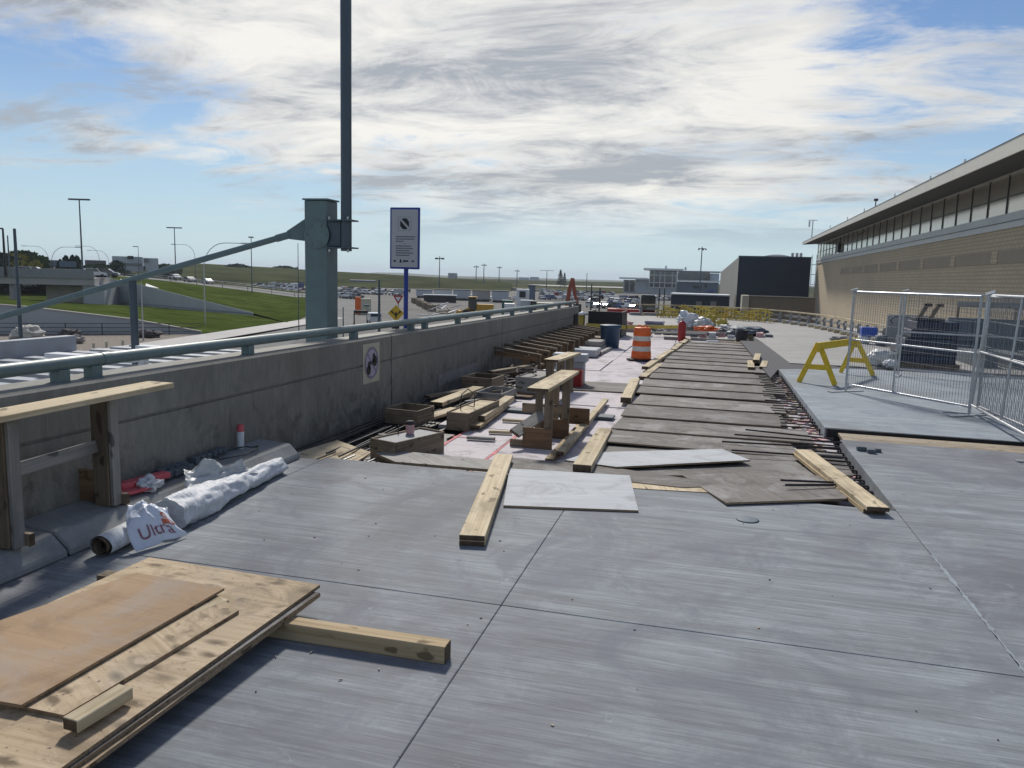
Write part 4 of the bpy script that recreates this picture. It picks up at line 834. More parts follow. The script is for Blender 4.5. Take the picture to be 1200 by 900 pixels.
b = MB(); text_mesh(b, 'Ultra', .36, lambda x, y: onbag(min(.98, max(.02, .50+x*.86)), min(.95, max(.05, .22+y*.9))), 0)
b.build('lettering', 'ink_red', bag)
b = MB()
def ringpts(cx, cy, r0, r1, n=20): 
    for k in range(n):
        a0, a1 = 2*math.pi*k/n, 2*math.pi*(k+1)/n
        b.poly([onbag(cx+r*_c(a), cy+r*_s(a)*1.2) for r, a in ((r0, a0), (r1, a0), (r1, a1), (r0, a1))])
ringpts(.86, .42, .045, .085); ringpts(.80, .60, .03, .06, 14)
for k in range(5): s0 = .68+.03*k; b.poly([onbag(s0, .30+.02*k), onbag(s0+.03, .28+.02*k), onbag(s0+.05, .44+.02*k), onbag(s0+.02, .46+.02*k)])
b.build('emblem', 'orange_ink', bag)
# caulking can
cc = Vector((-4.36, 6.42, .17)); t = thing('spray_can', 'white spray can with a red cap standing on the kerb against the parapet', 'can', cc)
b = MB(); b.lathe([(.0, .0), (.032, .0), (.033, .01), (.033, .17), (.026, .185)], cc, 18); b.build('body', 'plastic_white', t)
b = MB(); b.lathe([(.034, .172), (.034, .225), (.028, .24), (0, .242)], cc, 18); b.build('cap', 'red_cap' if 'red_cap' in M else 'redline', t)
b = MB(); c0 = Vector((-4.24, 6.2, .185)); b.path([c0+Vector((.10*_c(a*.55)*(1+.2*_s(a*1.3)), .28*_s(a*.55)+.05*_c(a), .006+.012*abs(_s(a*1.1)))) for a in range(0, 15)], .006, 6); tag(b.build('black_cable', 'black'), 'black cable looped on the kerb end near the spray can', 'cable')
# sponges / spacer blocks rows
random.seed(2); k = 0
for k_, (y0, x0, n_, s_) in enumerate(((5.25, -4.26, 4, .075), (5.30, -4.36, 4, .075), (5.75, -4.37, 3, .07), (6.02, -4.38, 3, .06))):
    for i in range(n_):
        b = MB(); x = x0+.0*i; y = y0+i*(s_+.012); b.box((x, y, .178+.03), (.07, s_, .055), Matrix.Rotation(random.uniform(-.15, .15), 3, 'Z'))
        tag(b.build('spacer_block', 'slate', bev=.004), ordw(i)+' slate spacer block of the '+('long front row', 'long rear row', 'middle row', 'far row')[k_]+' on the kerb', 'spacer', 'spacer blocks on the kerb')
b = MB(); b.bar((-4.33, 4.78, .22), (-4.22, 5.20, .23), .10, .05); tag(b.build('red_case', 'redline', bev=.01), 'red plastic case lying on the kerb behind the clear packet', 'case')
b = MB(); b.bar((-4.27, 4.66, .19), (-4.20, 4.95, .19), .12, .03); tag(b.build('red_packet', 'redline', bev=.01), 'flat dark red packet nearest the timber guard on the kerb', 'packet')
blob('clear_packet', (-4.20, 4.98, .165), (.14, .2, .09), 'plastic_white', 'crumpled clear plastic packet lying on the red case', 'packet', seed=21, amp=.5)
# fine litter on the slab
random.seed(77); b = MB()
for k in range(300):
    x = random.uniform(-3.6, 4.5); y = 2.0+8*random.random()
    if x < 1.6 and y > 6.95: continue
    if -3.3 < x < -1.9 and y < 4: continue
    sz = .0018+.006*random.random()**3; b.mat(random.choice((0, 1, 1, 2))).box((x, y, .002+sz*.3), (sz*random.uniform(1, 2.5), sz, sz*.6), Matrix.Rotation(random.uniform(0, 3), 3, 'Z'))
tag(b.build('site_grit', ['slate', 'lumber_pale', 'lumber_old']), 'fine grit and sawdust specks spread over the bare slab', 'grit', kind='stuff')
# debris chips on slab
random.seed(6)
for kk, (u, v) in enumerate(((432, 628), (420, 668), (548, 732), (323, 770), (300, 810), (444, 785), (365, 765), (1090, 690), (510, 628), (399, 797))):
    p = at(u, v, .002); b = MB(); b.box(p+Vector((0, 0, .004)), (random.uniform(.012, .022), .005, .004), Matrix.Rotation(random.uniform(0, 3), 3, 'Z')); tag(b.build('wood_chip', 'black'), 'tiny dark chip on the bare slab, '+ordw(kk)+' of the scattered chips', 'chip', 'tiny chips on the slab')
# ================================================================== PARAPET SIGN
t = thing('prohibition_sign', 'small cream plate with a round no-bicycles style symbol fixed on the parapet face', 'sign', (PXI+.01, 9.56, .67))
b = MB(); b.bb((PXI+.002, 9.3, .42), (PXI+.008, 9.82, .955)); b.build('plate', 'cream', t)
def onp(x): return lambda a, c: Vector((x, 9.56+a, .69+c))
def ellipse(b, x, r0, r1, ky=1.0, n=32):
    f_ = onp(x)
    for k in range(n):
        a0, a1 = 2*math.pi*k/n, 2*math.pi*(k+1)/n
        if r0 < 1e-4: b.poly([f_(0, 0), f_(r1*_c(a0), r1*_s(a0)*ky), f_(r1*_c(a1), r1*_s(a1)*ky)])
        else: b.poly([f_(r*_c(a), r*_s(a)*ky) for r, a in ((r0, a0), (r1, a0), (r1, a1), (r0, a1))])
b = MB(); ellipse(b, PXI+.011, 0, .20); DSC = b.build('disc', 'lav', t)
b = MB(); ellipse(b, PXI+.014, .185, .215); f_ = onp(PXI+.0135); b.poly([f_(-.13, .15), f_(-.15, .13), f_(.13, -.15), f_(.15, -.13)]); b.build('ring', 'purple', DSC)
b = MB(); f_ = onp(PXI+.017)
def disc(cx, cy, r, n=18): b.poly([f_(cx+r*_c(2*math.pi*k/n), cy+r*_s(2*math.pi*k/n)) for k in range(n)])
disc(-.10, -.09, .065); disc(.09, .02, .075); disc(.06, .10, .03); b.poly([f_(-.10, -.05), f_(-.07, -.02), f_(.08, .06), f_(.09, .02)]); b.poly([f_(-.12, -.02), f_(-.12, .02), f_(-.04, .03), f_(-.04, .0)]); b.poly([f_(-.12, -.03), f_(-.08, -.09), f_(-.05, -.07), f_(-.08, .0)]); b.build('symbol', 'black', DSC)
# ================================================================== GANTRY COLUMN WITH STRUT
col_t = thing('steel_column', 'thick grey green steel box column rising just outside the parapet', 'column', (-5.62, 10.35, 0))
b = MB(); b.bb((-5.80, 10.2, -6), (-5.44, 10.53, 2.91)); b.build('shaft', 'greenpaint', col_t, bev=.01)
b = MB(); b.bb((-5.82, 10.18, 2.913), (-5.42, 10.55, 2.935)); b.build('cap_plate', 'greenpaint', col_t)
b = MB(); b.bb((-5.437, 10.22, 2.24), (-5.20, 10.28, 2.27)); b.bb((-5.437, 10.14, 2.235), (-5.03, 10.38, 2.255)); b.bb((-5.437, 10.14, 2.62), (-5.03, 10.38, 2.64)); b.bb((-5.435, 10.22, 2.257), (-5.24, 10.32, 2.617)); b.build('bracket', 'darkpole', col_t)
for (x, z) in ((-5.39, 2.66), (-5.10, 2.66), (-5.39, 2.20), (-5.10, 2.20)): b = MB(); b.tube((x, 10.18, z-.02), (x, 10.18, z+.02), .018, 6); b.build('bolt', 'galv', col_t)
for k in range(6): a_ = 2*math.pi*k/6; b = MB(); b.tube((-5.60+.15*_c(a_), 10.184, 2.42+.15*_s(a_)), (-5.60+.15*_c(a_), 10.172, 2.42+.15*_s(a_)), .014, 6); b.build('bolt', 'greenpaint', col_t)
S0 = Vector((-5.80, 10.30, 2.50)); S1 = Vector((-9.95, 8.95, 1.13)); sdir = (S1-S0).normalized()
strut = thing('steel_strut', 'grey green round strut sloping down left from the column to the short blue post', 'strut', S0)
b = MB(); b.tube(S0+sdir*.30, S0+sdir*11, .044, 16); b.build('tube', 'greenpaint', strut)
b = MB(); up_ = Vector((0, 0, 1)); pl = [S0+Vector((.0, 0, .17)), S0+sdir*.16+Vector((0, 0, .11)), S0+sdir*.30+Vector((0, 0, .06)), S0+sdir*.34+Vector((0, 0, -.03)), S0+sdir*.26+Vector((0, 0, -.07)), S0+Vector((0, 0, -.17))]
b.extr([p+Vector((0, -.03, 0)) for p in pl], (0, .06, 0)); b.tube(S0+sdir*.28, S0+sdir*.48, .054, 14); b.build('end_plate', 'greenpaint', strut)
b = MB(); b.tube((-5.60, 10.197, 2.42), (-5.60, 10.185, 2.42), .20, 28); b.build('round_plate', 'greenpaint', col_t)
p = thing('lamp_pole', 'tall thin dark pole rising out of frame from a bracket on the steel column', 'pole', (-5.15, 10.26, 2.2)); b = MB(); b.tube((-5.165, 10.26, 2.2), (-5.165, 10.26, 13), .078, 20); b.build('shaft', 'darkpole', p)
b = MB(); b.box((-4.6, 10.26, 13), (1.1, .3, .12)); b.build('lamp_head', 'darkpole', p)
b = MB(); q = S0+sdir*((-8.2+5.8)/sdir.x); b.tube((q.x, q.y, -6), (q.x, q.y, q.z-.03), .055, 16); tag(b.build('support_post', 'darkpole'), 'blue grey post holding up the strut left of the column', 'post')
# slatted canopy outside the parapet
t = thing('slatted_canopy', 'white slatted canopy roof just outside the parapet at the lower left', 'canopy', (-8, 8, 0))
for k in range(16):
    y = 4.75+k*.47; b = MB(); b.bb((-10.3, y, .42), (-5.15, y+.22, .47)); b.build('slat', 'canopywhite', t)
b = MB(); b.bb((-10.5, 2, .30), (-10.3, 10.6, .72)); b.build('edge_beam', 'canopywhite', t)
for k in range(5):
    y = 5.0+k*1.7; b = MB(); b.bb((-10.28, y+.24, .30), (-5.1, y+.36, .40)); b.build('cross_beam', 'greenpaint', t)
for (x, y) in ((-10.4, 3), (-10.4, 10.4), (-5.4, 12.3)): b = MB(); b.bb((x-.07, y-.07, -6), (x+.07, y+.07, .3)); b.build('post', 'greenpaint', t)
for (u, v, w_) in ((101, 418, 1.3), (193, 408, 1.0)):
    p = at(u, v, .75); b = MB(); b.bb((p.x-w_/2, p.y, .70), (p.x+w_/2, p.y+.2, .76)); b.bb((p.x-w_/2, p.y+.05, -6), (p.x-w_/2+.1, p.y+.15, .698)); tag(b.build('white_bracket', 'white'), ('left' if u < 150 else 'right')+' white cross arm ending just above the slatted canopy', 'cross arm')
# blue bordered sign
sc0 = Vector((-5.28, 12.75, 0)); t = thing('parking_notice_sign', 'white notice with blue border and barred black octagon on a blue post', 'sign', sc0)
b = MB(); b.tube((-5.28, 12.78, -.2), (-5.28, 12.78, 2.1), .04, 14); b.build('post', 'bluepost', t)
sx0, sx1, sz0, sz1 = -5.56, -5.0, 1.98, 3.04
cxs = (sx0+sx1)/2; fy = 12.70; sl_ = lambda x: fy+(x-cxs)*.0
b = MB(); b.bb((sx0, fy, sz0), (sx1, fy+.03, sz1)); b.build('frame', 'bluepost', t, bev=.012)
b = MB(); b.bb((sx0+.035, fy-.004, sz0+.035), (sx1-.035, fy-.001, sz1-.035)); b.build('face', 'signwhite', t)
b = MB(); oc = Vector((cxs, fy-.007, 2.76)); b.poly([oc+Vector((.09*_c(rad(22.5+45*k)), 0, .10*_s(rad(22.5+45*k)))) for k in range(8)]); OCT = b.build('octagon', 'black', t)
b = MB(); b.poly([oc+Vector((a, -.003, c)) for a, c in ((-.10, .075), (-.075, .10), (.10, -.075), (.075, -.10))]); b.build('diagonal_bar', 'signwhite', OCT)
b = MB()
for (a, c, e, f) in ((-.12, .115, .12, .118), (-.12, -.118, .12, -.115), (-.12, -.115, -.117, .115), (.117, -.115, .12, .115)): b.poly([oc+Vector((x, -.001, z)) for x, z in ((a, c), (e, c), (e, f), (a, f))])
b.build('symbol_outline', 'darkpole', t)
b = MB(); random.seed(9)
for k, (z, w_) in enumerate(((2.53, .34), (2.49, .32), (2.45, .14), (2.37, .29), (2.33, .30), (2.29, .26), (2.25, .30), (2.21, .22))):
    x = cxs-.16
    while x < cxs-.16+w_:
        l = random.uniform(.012, .03); b.poly([(x, fy-.007, z), (x+l, fy-.007, z), (x+l, fy-.007, z+.017), (x, fy-.007, z+.017)]); x += l+.006
b.poly([(cxs-.01, fy-.007, 2.41), (cxs+.01, fy-.007, 2.41), (cxs+.01, fy-.007, 2.425), (cxs-.01, fy-.007, 2.425)])
b.build('printing', 'darkpole', t)
b = MB()
for (x, w_, h) in ((-.18, .05, .035), (-.07, .04, .06), (.0, .05, .035), (.05, .06, .03), (.16, .06, .025)): b.poly([(cxs+x+a, fy-.007, 2.12+c) for a, c in ((-w_/2, -h/2), (w_/2, -h/2), (w_/2*.5, h/2), (-w_/2*.6, h/2))])
b.build('pictograms', 'black', t)
# ================================================================== FAR END OF THE PIT
t = thing('dark_enclosure', 'black sheeted enclosure between the parapet end and the blue bin', 'enclosure', (-4.0, 27.5, 0))
b = MB(); b.bb((-4.25, 27.0, -.2), (-3.05, 27.1, .78)); b.bb((-4.25, 27.1, -.2), (-4.2, 28.6, .78)); b.bb((-3.1, 27.1, -.2), (-3.05, 28.6, .78)); b.build('sheeting', 'black', t)
board((-4.3, 26.95, .28), (-2.9, 26.95, .26), .03, .14, 'yelloww', 'board', t); board((-3.75, 26.92, -.15), (-3.55, 26.92, .2), .06, .03, 'lumber', 'brace', t, up=(0, 1, 0))
for k, (x, h, y) in enumerate(((-4.6, .62, 27.2), (-4.95, .5, 27.6))):
    b = MB(); b.bb((x-.16, y, -.25), (x+.16, y+.3, h)); tag(b.build('form_stack', 'yelloww', bev=.01), ('taller' if k == 0 else 'shorter')+' stack of yellow form boards at the parapet end', 'form stack')
b = MB(); b.lathe([(.0, 0), (.2, 0), (.2, .05), (0, .12)], (-4.5, 27.3, .62), 14); tag(b.build('white_dome', 'white'), 'white dome on the yellow form boards at the parapet end', 'dome')
b = MB(); b.bb((PXI+.001, 25.2, .35), (PXI+.04, 25.8, .72)); tag(b.build('black_hatch', 'black'), 'small black panel near the far end of the parapet face', 'hatch')
lum((-2.9, 27.2, .26), (-.9, 28.4, .28), .05, .12, 'long yellow form board crossing behind the orange drum', 'yelloww')
# barrier forms: yellow formwork clutter
random.seed(31)
for i in range(34):
    s_ = i/33; x = -2.7+s_*5.3; y = 41.6+random.uniform(-.5, .8)-max(0, x-1)*.9
    b = MB(); h = random.uniform(.4, .72); b.bar((x-.12, y, 0), (x-.05, y, h), .05, .05, (0, 1, 0)); b.bar((x+.14, y+.02, 0), (x+.08, y+.02, h*.9), .05, .05, (0, 1, 0)); b.bar((x-.25, y-.05, h*.85), (x+.25, y-.05, h*random.uniform(.7, .95)), .04, .06); b.bar((x-.22, y-.06, h*.15), (x+.2, y-.06, h*random.uniform(.4, .8)), .03, .05)
    tag(b.build('yellow_form', 'yelloww'), ordw(i)+' yellow formwork frame from the left in the cluttered row before the far barrier', 'form', 'yellow forms before the far barrier')
spec = [('white_bundle', (-.95, 33.4, 0), (.85, .7, .62), 'plastic_white', 'crumpled white plastic bundle behind the red cylinder', 'bundle', 2),
        ('white_bundle', (-.35, 32.7, 0), (.7, .6, .42), 'plastic_grey', 'smaller greyish bundle right of the white one behind the red cylinder', 'bundle', 12),
        ('plastic_heap', (.75, 31.6, 0), (1.1, .7, .26), 'plastic_grey', 'pale plastic heap right of the orange netting', 'heap', 3),
        ('orange_netting', (-.15, 31.0, 0), (.8, .5, .20), 'orange', 'crumpled orange netting behind the walkway', 'netting', 4),
        ('yellow_scrap_heap', (-.1, 35.5, 0), (.45, .4, .5), 'yelloww', 'heap of yellow form scrap behind the white bundle', 'heap', 5),
        ('yellow_scrap_heap', (.45, 35.0, 0), (.4, .35, .3), 'yelloww', 'lower heap of yellow form scrap right of the taller one', 'heap', 15),
        ('tarp_heap', (1.3, 29.6, 0), (1.3, .8, .30), 'greypanel', 'grey green tarpaulin heap just beyond the black bucket', 'tarp', 6),
        ('tarp_heap', (.9, 30.6, 0), (1.0, .7, .26), 'slate', 'darker tarpaulin heap behind the grey green one', 'tarp', 16),
        ('rubble_heap', (-3.5, 31, -.1), (.8, .8, .4), 'pink', 'pinkish rubble heap behind the blue bin', 'heap', 7),
        ('box_heap', (-1.5, 29.6, -.1), (.9, .7, .3), 'membrane', 'pale foam offcut heap just behind the red cylinder', 'heap', 8)]
for k in range(4):
    b = MB(); b.box((-2.15, 30.2, -.02+.11*k), (.85-.04*k, .6, .10), Matrix.Rotation(.08*(k % 3-1), 3, 'Z')); tag(b.build('cement_bag', 'lavbag' , bev=.045), 'lavender grey bag in the neat pile left of the red cylinder, '+('lowest', 'second', 'third', 'topmost')[k], 'bag', 'piled lavender grey bags')
for (n_, c_, d_, m_, l_, k_, sd_) in spec: blob(n_, c_, d_, m_, l_, k_, seed=sd_*3.1, amp=.45, res=2)
for i in range(14):
    x = -2.4+i*.33; b = MB(); b.bb((x, 28.6+random.uniform(-.2, .8), -.1), (x+.25, 29.0+random.uniform(0, .6), random.uniform(.0, .16))); m_ = random.choice(('lumber_pale', 'pink', 'slate', 'ply_white', 'lumber_old'))
    tag(b.build('scrap_block', m_, bev=.01), ordw(i)+' scrap block from the left in the cluttered strip beyond the walkway', 'block', 'scrap blocks beyond the walkway')
for i in range(3): lum((-2.5+i*.5, 28.3+i*.7, .02), (-.2+i*.6, 28.6+i*.7, .04), .2, .05, ('nearest', 'middle', 'farthest')[i]+' grey plank in the clutter beyond the walkway', 'lumber_grey', grp='grey planks beyond the walkway')
# red lift / small tractor beyond
tc_ = atY(751, 360, 52); base = Vector((-5.3, 52, -1.3))
t = thing('red_lift', 'red machine with a dark glazed cab seen beyond the far barrier', 'machine', base)
b = MB(); b.bb((-4.75, 51.5, -1.3), (-3.55, 53.5, -.15)); b.build('chassis', 'red', t, bev=.05)
b = MB(); b.bb((-4.65, 51.6, -.15), (-3.7, 52.8, .95)); b.build('cab', 'glass', t, bev=.08)
b = MB(); 
for x in (-4.72, -3.68): b.bb((x, 51.5, -.15), (x+.08, 51.6, .75))
b.build('cab_post', 'white', t)
b = MB(); b.bb((-6.3, 51.9, -.55), (-4.8, 52.6, -.05)); b.tube((-6.3, 52.2, -.3), (-6.9, 52.2, -.3), .3, 8); b.build('arm', 'red', t)
for x in (-4.9, -3.6): b = MB(); b.tube((x, 52, -1.7), (x+.3, 52, -1.7), .6, 14); b.build('wheel', 'rubber', t)
# ================================================================== THE LAND BELOW AND THE DISTANCE
G = -6.0
def ground(name, pts, m, z, pix=True, kind=None):
    b = MB(); b.poly([(at(u, v, G) + Vector((0, 0, z))) for u, v in pts] if pix else [(x, y, G+z) for x, y in pts]); return struct(b.build(name, m))
b = MB(); R_ = 9000
b.poly([(R_*_c(2*math.pi*k/48), R_*_s(2*math.pi*k/48), G) for k in range(48)]); struct(b.build('ground', 'prairie'))
ground('pavement', [(-75, 20), (-20, -30), (60, -30), (60, 230), (10, 520), (-75, 420), (-210, 480), (-118, 235), (-66, 108), (-52, 70), (-60, 40)], 'lot', .02, False)
ground('lower_road', [(-200, 0), (-60, 0), (-40, 60), (-52, 105), (-90, 190), (-170, 330), (-330, 700), (-420, 900), (-470, 880), (-250, 420), (-125, 205), (-66, 110), (-62, 84), (-100, 40)], 'roadgrey', .05, False)
g0 = [at(u, v, G) for u, v in ((-120, 396), (22, 391), (120, 391), (236, 393), (300, 389))]; 
b = MB(); b.poly([p+Vector((0, 0, .08)) for p in g0+[at(95, 416, G), at(-150, 460, G)]]); struct(b.build('gravel_ground', 'gravel'))
b = MB(); a, c = at(60, 421, G+.1), at(310, 388.5, G+.1); b.bar(a, c, .5, .3); tag(b.build('gravel_kerb', 'girder'), 'low dark kerb along the near edge of the boulder gravel bed', 'kerb')
b = MB(); b.bar(at(-20, 436, G+.5), at(390, 372, G+.05), 4.5, .05); struct(b.build('path', 'girder'))
for k, (u, v) in enumerate(((110, 412), (125, 410), (144, 408))): p = at(u, v, G); b = MB(); b.tube(p, p+Vector((0, 0, .8)), .12, 8); tag(b.build('bollard', 'cream'), ('left', 'middle', 'right')[k]+' small cream bollard by the boulder gravel bed', 'bollard', 'cream bollards by the gravel bed')
# boulders
for (u, v, w_, h_, m, lab) in ((33, 399, 3.1, 1.5, 'rockpale', 'large pale boulder on the gravel bed by the dark lamp pole'), (82, 395, 2.2, .9, 'rockdark', 'dark boulder at the back of the gravel bed'), (89, 403, 1.7, .9, 'rock', 'grey pink boulder in front of the dark one on the gravel'), (11, 410, 1.7, .8, 'rockdark', 'small brown boulder at the far left of the gravel bed'), (172, 396, 2.6, 1.0, 'rockdark', 'dark boulder near the right end of the gravel bed')):
    p = at(u, v, G); o = blob('boulder', p, (w_, w_*.7, h_), m, lab, 'boulder', seed=u*.7, amp=.35, res=2)
# lower retaining wall, fence, grass slope, big wing wall
A0, A1 = at(-120, 392, G), at(236, 392, G); B0 = at(110, 356, G); B1 = at(297, 370, G)
hw = [(0.0, 3.9), (.4, 3.0), (.75, 1.7), (1.0, .25)]
w1_ = thing('retaining_wall', 'pale grey retaining wall with a sloping top behind the boulder bed fence', 'retaining wall', A0)
b = MB(); P0 = A0; pts = [A0-Vector((0, 0, .5))]+[A1-Vector((0, 0, .5))]+[A0+(A1-A0)*s_+Vector((0, 0, h)) for s_, h in reversed(hw)]; b.extr(pts, Vector((-.25, .35, 0))); b.build('wall', 'wallgrey', w1_)
b = MB()
for (s0, h0), (s1, h1) in zip(hw[:-1], hw[1:]): b.bar(A0+(A1-A0)*s0+Vector((-.1, .15, h0+.08)), A0+(A1-A0)*s1+Vector((-.1, .15, h1+.08)), .6, .15)
b.build('coping', 'girder', w1_)
BL = at(-200, 343, G)
b = MB(); top = [A0+(A1-A0)*s_+Vector((-.3, .5, h-.1)) for s_, h in hw]; far = [BL+Vector((0, 0, .1)), at(80, 353, G)+Vector((0, 0, .1)), at(190, 361, G)+Vector((0, 0, .12)), at(300, 371, G)+Vector((0, 0, .1))]
for i in range(3): b.poly([top[i], top[i+1], far[i+1], far[i]])
b.poly([top[3], at(300, 388.8, G)+Vector((0, 0, .09)), at(352, 383, G)+Vector((0, 0, .09)), far[3]]); struct(b.build('grass', 'grass'))
WW = [(0, 5.7), (.25, 4.9), (.55, 3.1), (1.0, .5)]
w2_ = thing('wing_wall', 'long grey wing wall running down from the overpass abutment', 'retaining wall', B0)
b = MB(); b.extr([B0-Vector((0, 0, .5)), B1-Vector((0, 0, .5))]+[B0+(B1-B0)*s_+Vector((0, 0, h)) for s_, h in reversed(WW)], Vector((-.35, .45, 0))); b.build('wall', 'wallgrey', w2_)
b = MB(); b.bar(B0+Vector((.1, -.12, .9)), B1+Vector((.1, -.12, .35)), .1, .12); b.build('ledge', 'precast', w2_)
for (s0, s1, h) in ((.18, .34, 5.0), (.36, .62, 4.3)):
    a, c = B0+(B1-B0)*s0, B0+(B1-B0)*s1; b = MB(); b.add([a+Vector((-1, 1.3, h-1.2)), c+Vector((-1, 1.3, h-2.6)), c+Vector((-5, 6.5, h-2.2)), a+Vector((-5, 6.5, h+.2))], [(0, 1, 2, 3)]); tag(b.build('slope_paving', 'white'), ('left' if s0 < .3 else 'right')+' pale slope paving slab above the wing wall', 'paving')
# ramp embankment behind
rp = [(60, 60, .0), (118, 214, -.1), (200, 212, -1.4), (290, 205, -3.2), (345, 215, -5.0), (400, 235, -5.9)]
def dirp(u, r, z): d = ray(u, 320); k = r/math.hypot(d.x, d.y); return Vector((d.x*k, d.y*k, z))
top_ = [dirp(-30, 215, -.2), dirp(118, 214, -.3), dirp(200, 210, -1.6), dirp(290, 205, -3.4), dirp(345, 212, -5.0), dirp(392, 240, -5.93)]
back_ = [dirp(-30, 236, -.2), dirp(118, 236, -.3), dirp(200, 234, -1.5), dirp(290, 236, -3.2), dirp(350, 246, -4.8), dirp(396, 266, -5.93)]
low_ = [at(-30, 345, G)+Vector((0, 0, 3)), B0+(B1-B0)*.02+Vector((-.6, .8, 5.3)), B0+(B1-B0)*.45+Vector((-.6, .8, 3.5)), B1+Vector((-.4, .5, .4)), at(350, 375, G)+Vector((0, 0, .1)), at(392, 358, G)+Vector((0, 0, .1))]
b = MB()
for i in range(1, 5): b.poly([low_[i], low_[i+1], top_[i+1], top_[i]])
b.poly([low_[3], at(352, 383, G)+Vector((0, 0, .1)), low_[4]])
struct(b.build('grass', 'grass'))
b = MB()
for i in range(0, 5): b.poly([top_[i], top_[i+1], back_[i+1], back_[i]])
struct(b.build('road', 'roadgrey'))
b = MB()
fb_ = [p+(p-Vector((0, 0, p.z))).normalized()*60+Vector((0, 0, -p.z-5.9)) for p in back_]
for i in range(0, 5): b.poly([back_[i]+Vector((0, 0, -.05)), back_[i+1]+Vector((0, 0, -.05)), fb_[i+1], fb_[i]])
struct(b.build('grass', 'grass'))
def rail_fence(pts, h, step, lab, name='railing', m='black', cat='railing', nr=2, r=.05):
    t = thing(name, lab, cat, pts[0]); b = MB()
    for k in range(nr):
        z = h*(k+1)/nr
        for a, c in zip(pts[:-1], pts[1:]): b.tube(a+Vector((0, 0, z)), c+Vector((0, 0, z)), r*.7, 6)
    b.build('rail', m, t); n_ = 0
    for a, c in zip(pts[:-1], pts[1:]):
        l = (c-a).length; k = max(1, int(l/step))
        for i in range(k):
            p = a+(c-a)*(i/k); b = MB(); b.tube(p, p+Vector((0, 0, h)), r, 6); b.build('post', m, t); n_ += 1
    return t
rail_fence([at(-60, 394, G), at(120, 393.5, G), at(236, 393, G)], 1.4, 2.9, 'dark railing fence in front of the lower retaining wall', nr=3, r=.05)
rail_fence(top_[1:], 1.1, 5, 'dark railing along the near edge of the ramp road', r=.07)
rail_fence(back_[1:], .9, 6, 'grey guard rail along the far edge of the ramp road', m='galv', r=.09)
# ---- overpass
OR = 162
op = thing('overpass', 'concrete road overpass with a pale girder at the far left', 'overpass', dirp(55, OR, G))
O0, O1 = dirp(-160, OR+12, 0), dirp(110, OR, 0); ov = (O1-O0).normalized(); on = Vector((-ov.y, ov.x, 0))
def obox(mb, s0, s1, d0, d1, z0, z1):
    ps = [O0+ov*s0+on*d0, O0+ov*s1+on*d0, O0+ov*s1+on*d1, O0+ov*s0+on*d1]; mb.prism([(p.x, p.y) for p in ps], z0, z1)
LW = (O1-O0).length
b = MB(); obox(b, 0, LW, 0, 12, -1.85, -.5); b.build('girder', 'girder', op); b = MB(); obox(b, 0, LW, -.25, -.01, -.65, 1.0); b.build('edge_parapet', 'precast', op)
b = MB(); obox(b, 0, LW, 12.1, 12.4, -.65, 1.0); b.build('far_parapet', 'precast', op)
def os_(u): 
    best = 0
    for k in range(400):
        s_ = LW*k/399; q = O0+ov*s_
        # image column of a point
        v_ = q+Vector((0, 0, -3))-Vector((0, 0, EYE)); uu = 600+FL*v_.dot(CR)/v_.dot(CF)
        if uu <= u: best = s_
    return best
s1 = os_(46)
b = MB(); obox(b, os_(46), os_(97), 4, 11, G, -1.86); b.build('abutment', 'tanwall' if False else 'tanlight', op)
b = MB(); obox(b, os_(97), LW+1.5, .5, 11.5, G, -1.87); b.build('end_wall', 'wallgrey', op)
for (u0, u1, m) in ((9, 15, 'girder'), (16, 22, 'precast')): b = MB(); obox(b, os_(u0), os_(u1), 1.0 if u0 < 12 else .3, 2.2 if u0 < 12 else .9, G, -1.88); b.build('column', m, op)
b = MB(); b.poly([dirp(-160, 150, G+.1), dirp(110, 150, G+.1), dirp(110, 330, G+1.2), dirp(-160, 330, G+1.2)]); struct(b.build('grass', 'grass'))
b = MB(); b.poly([dirp(-160, 236, G+.9), dirp(112, 236, G+.9), dirp(112, 250, G+1.0), dirp(-160, 250, G+1.0)]); struct(b.build('road', 'roadgrey'))
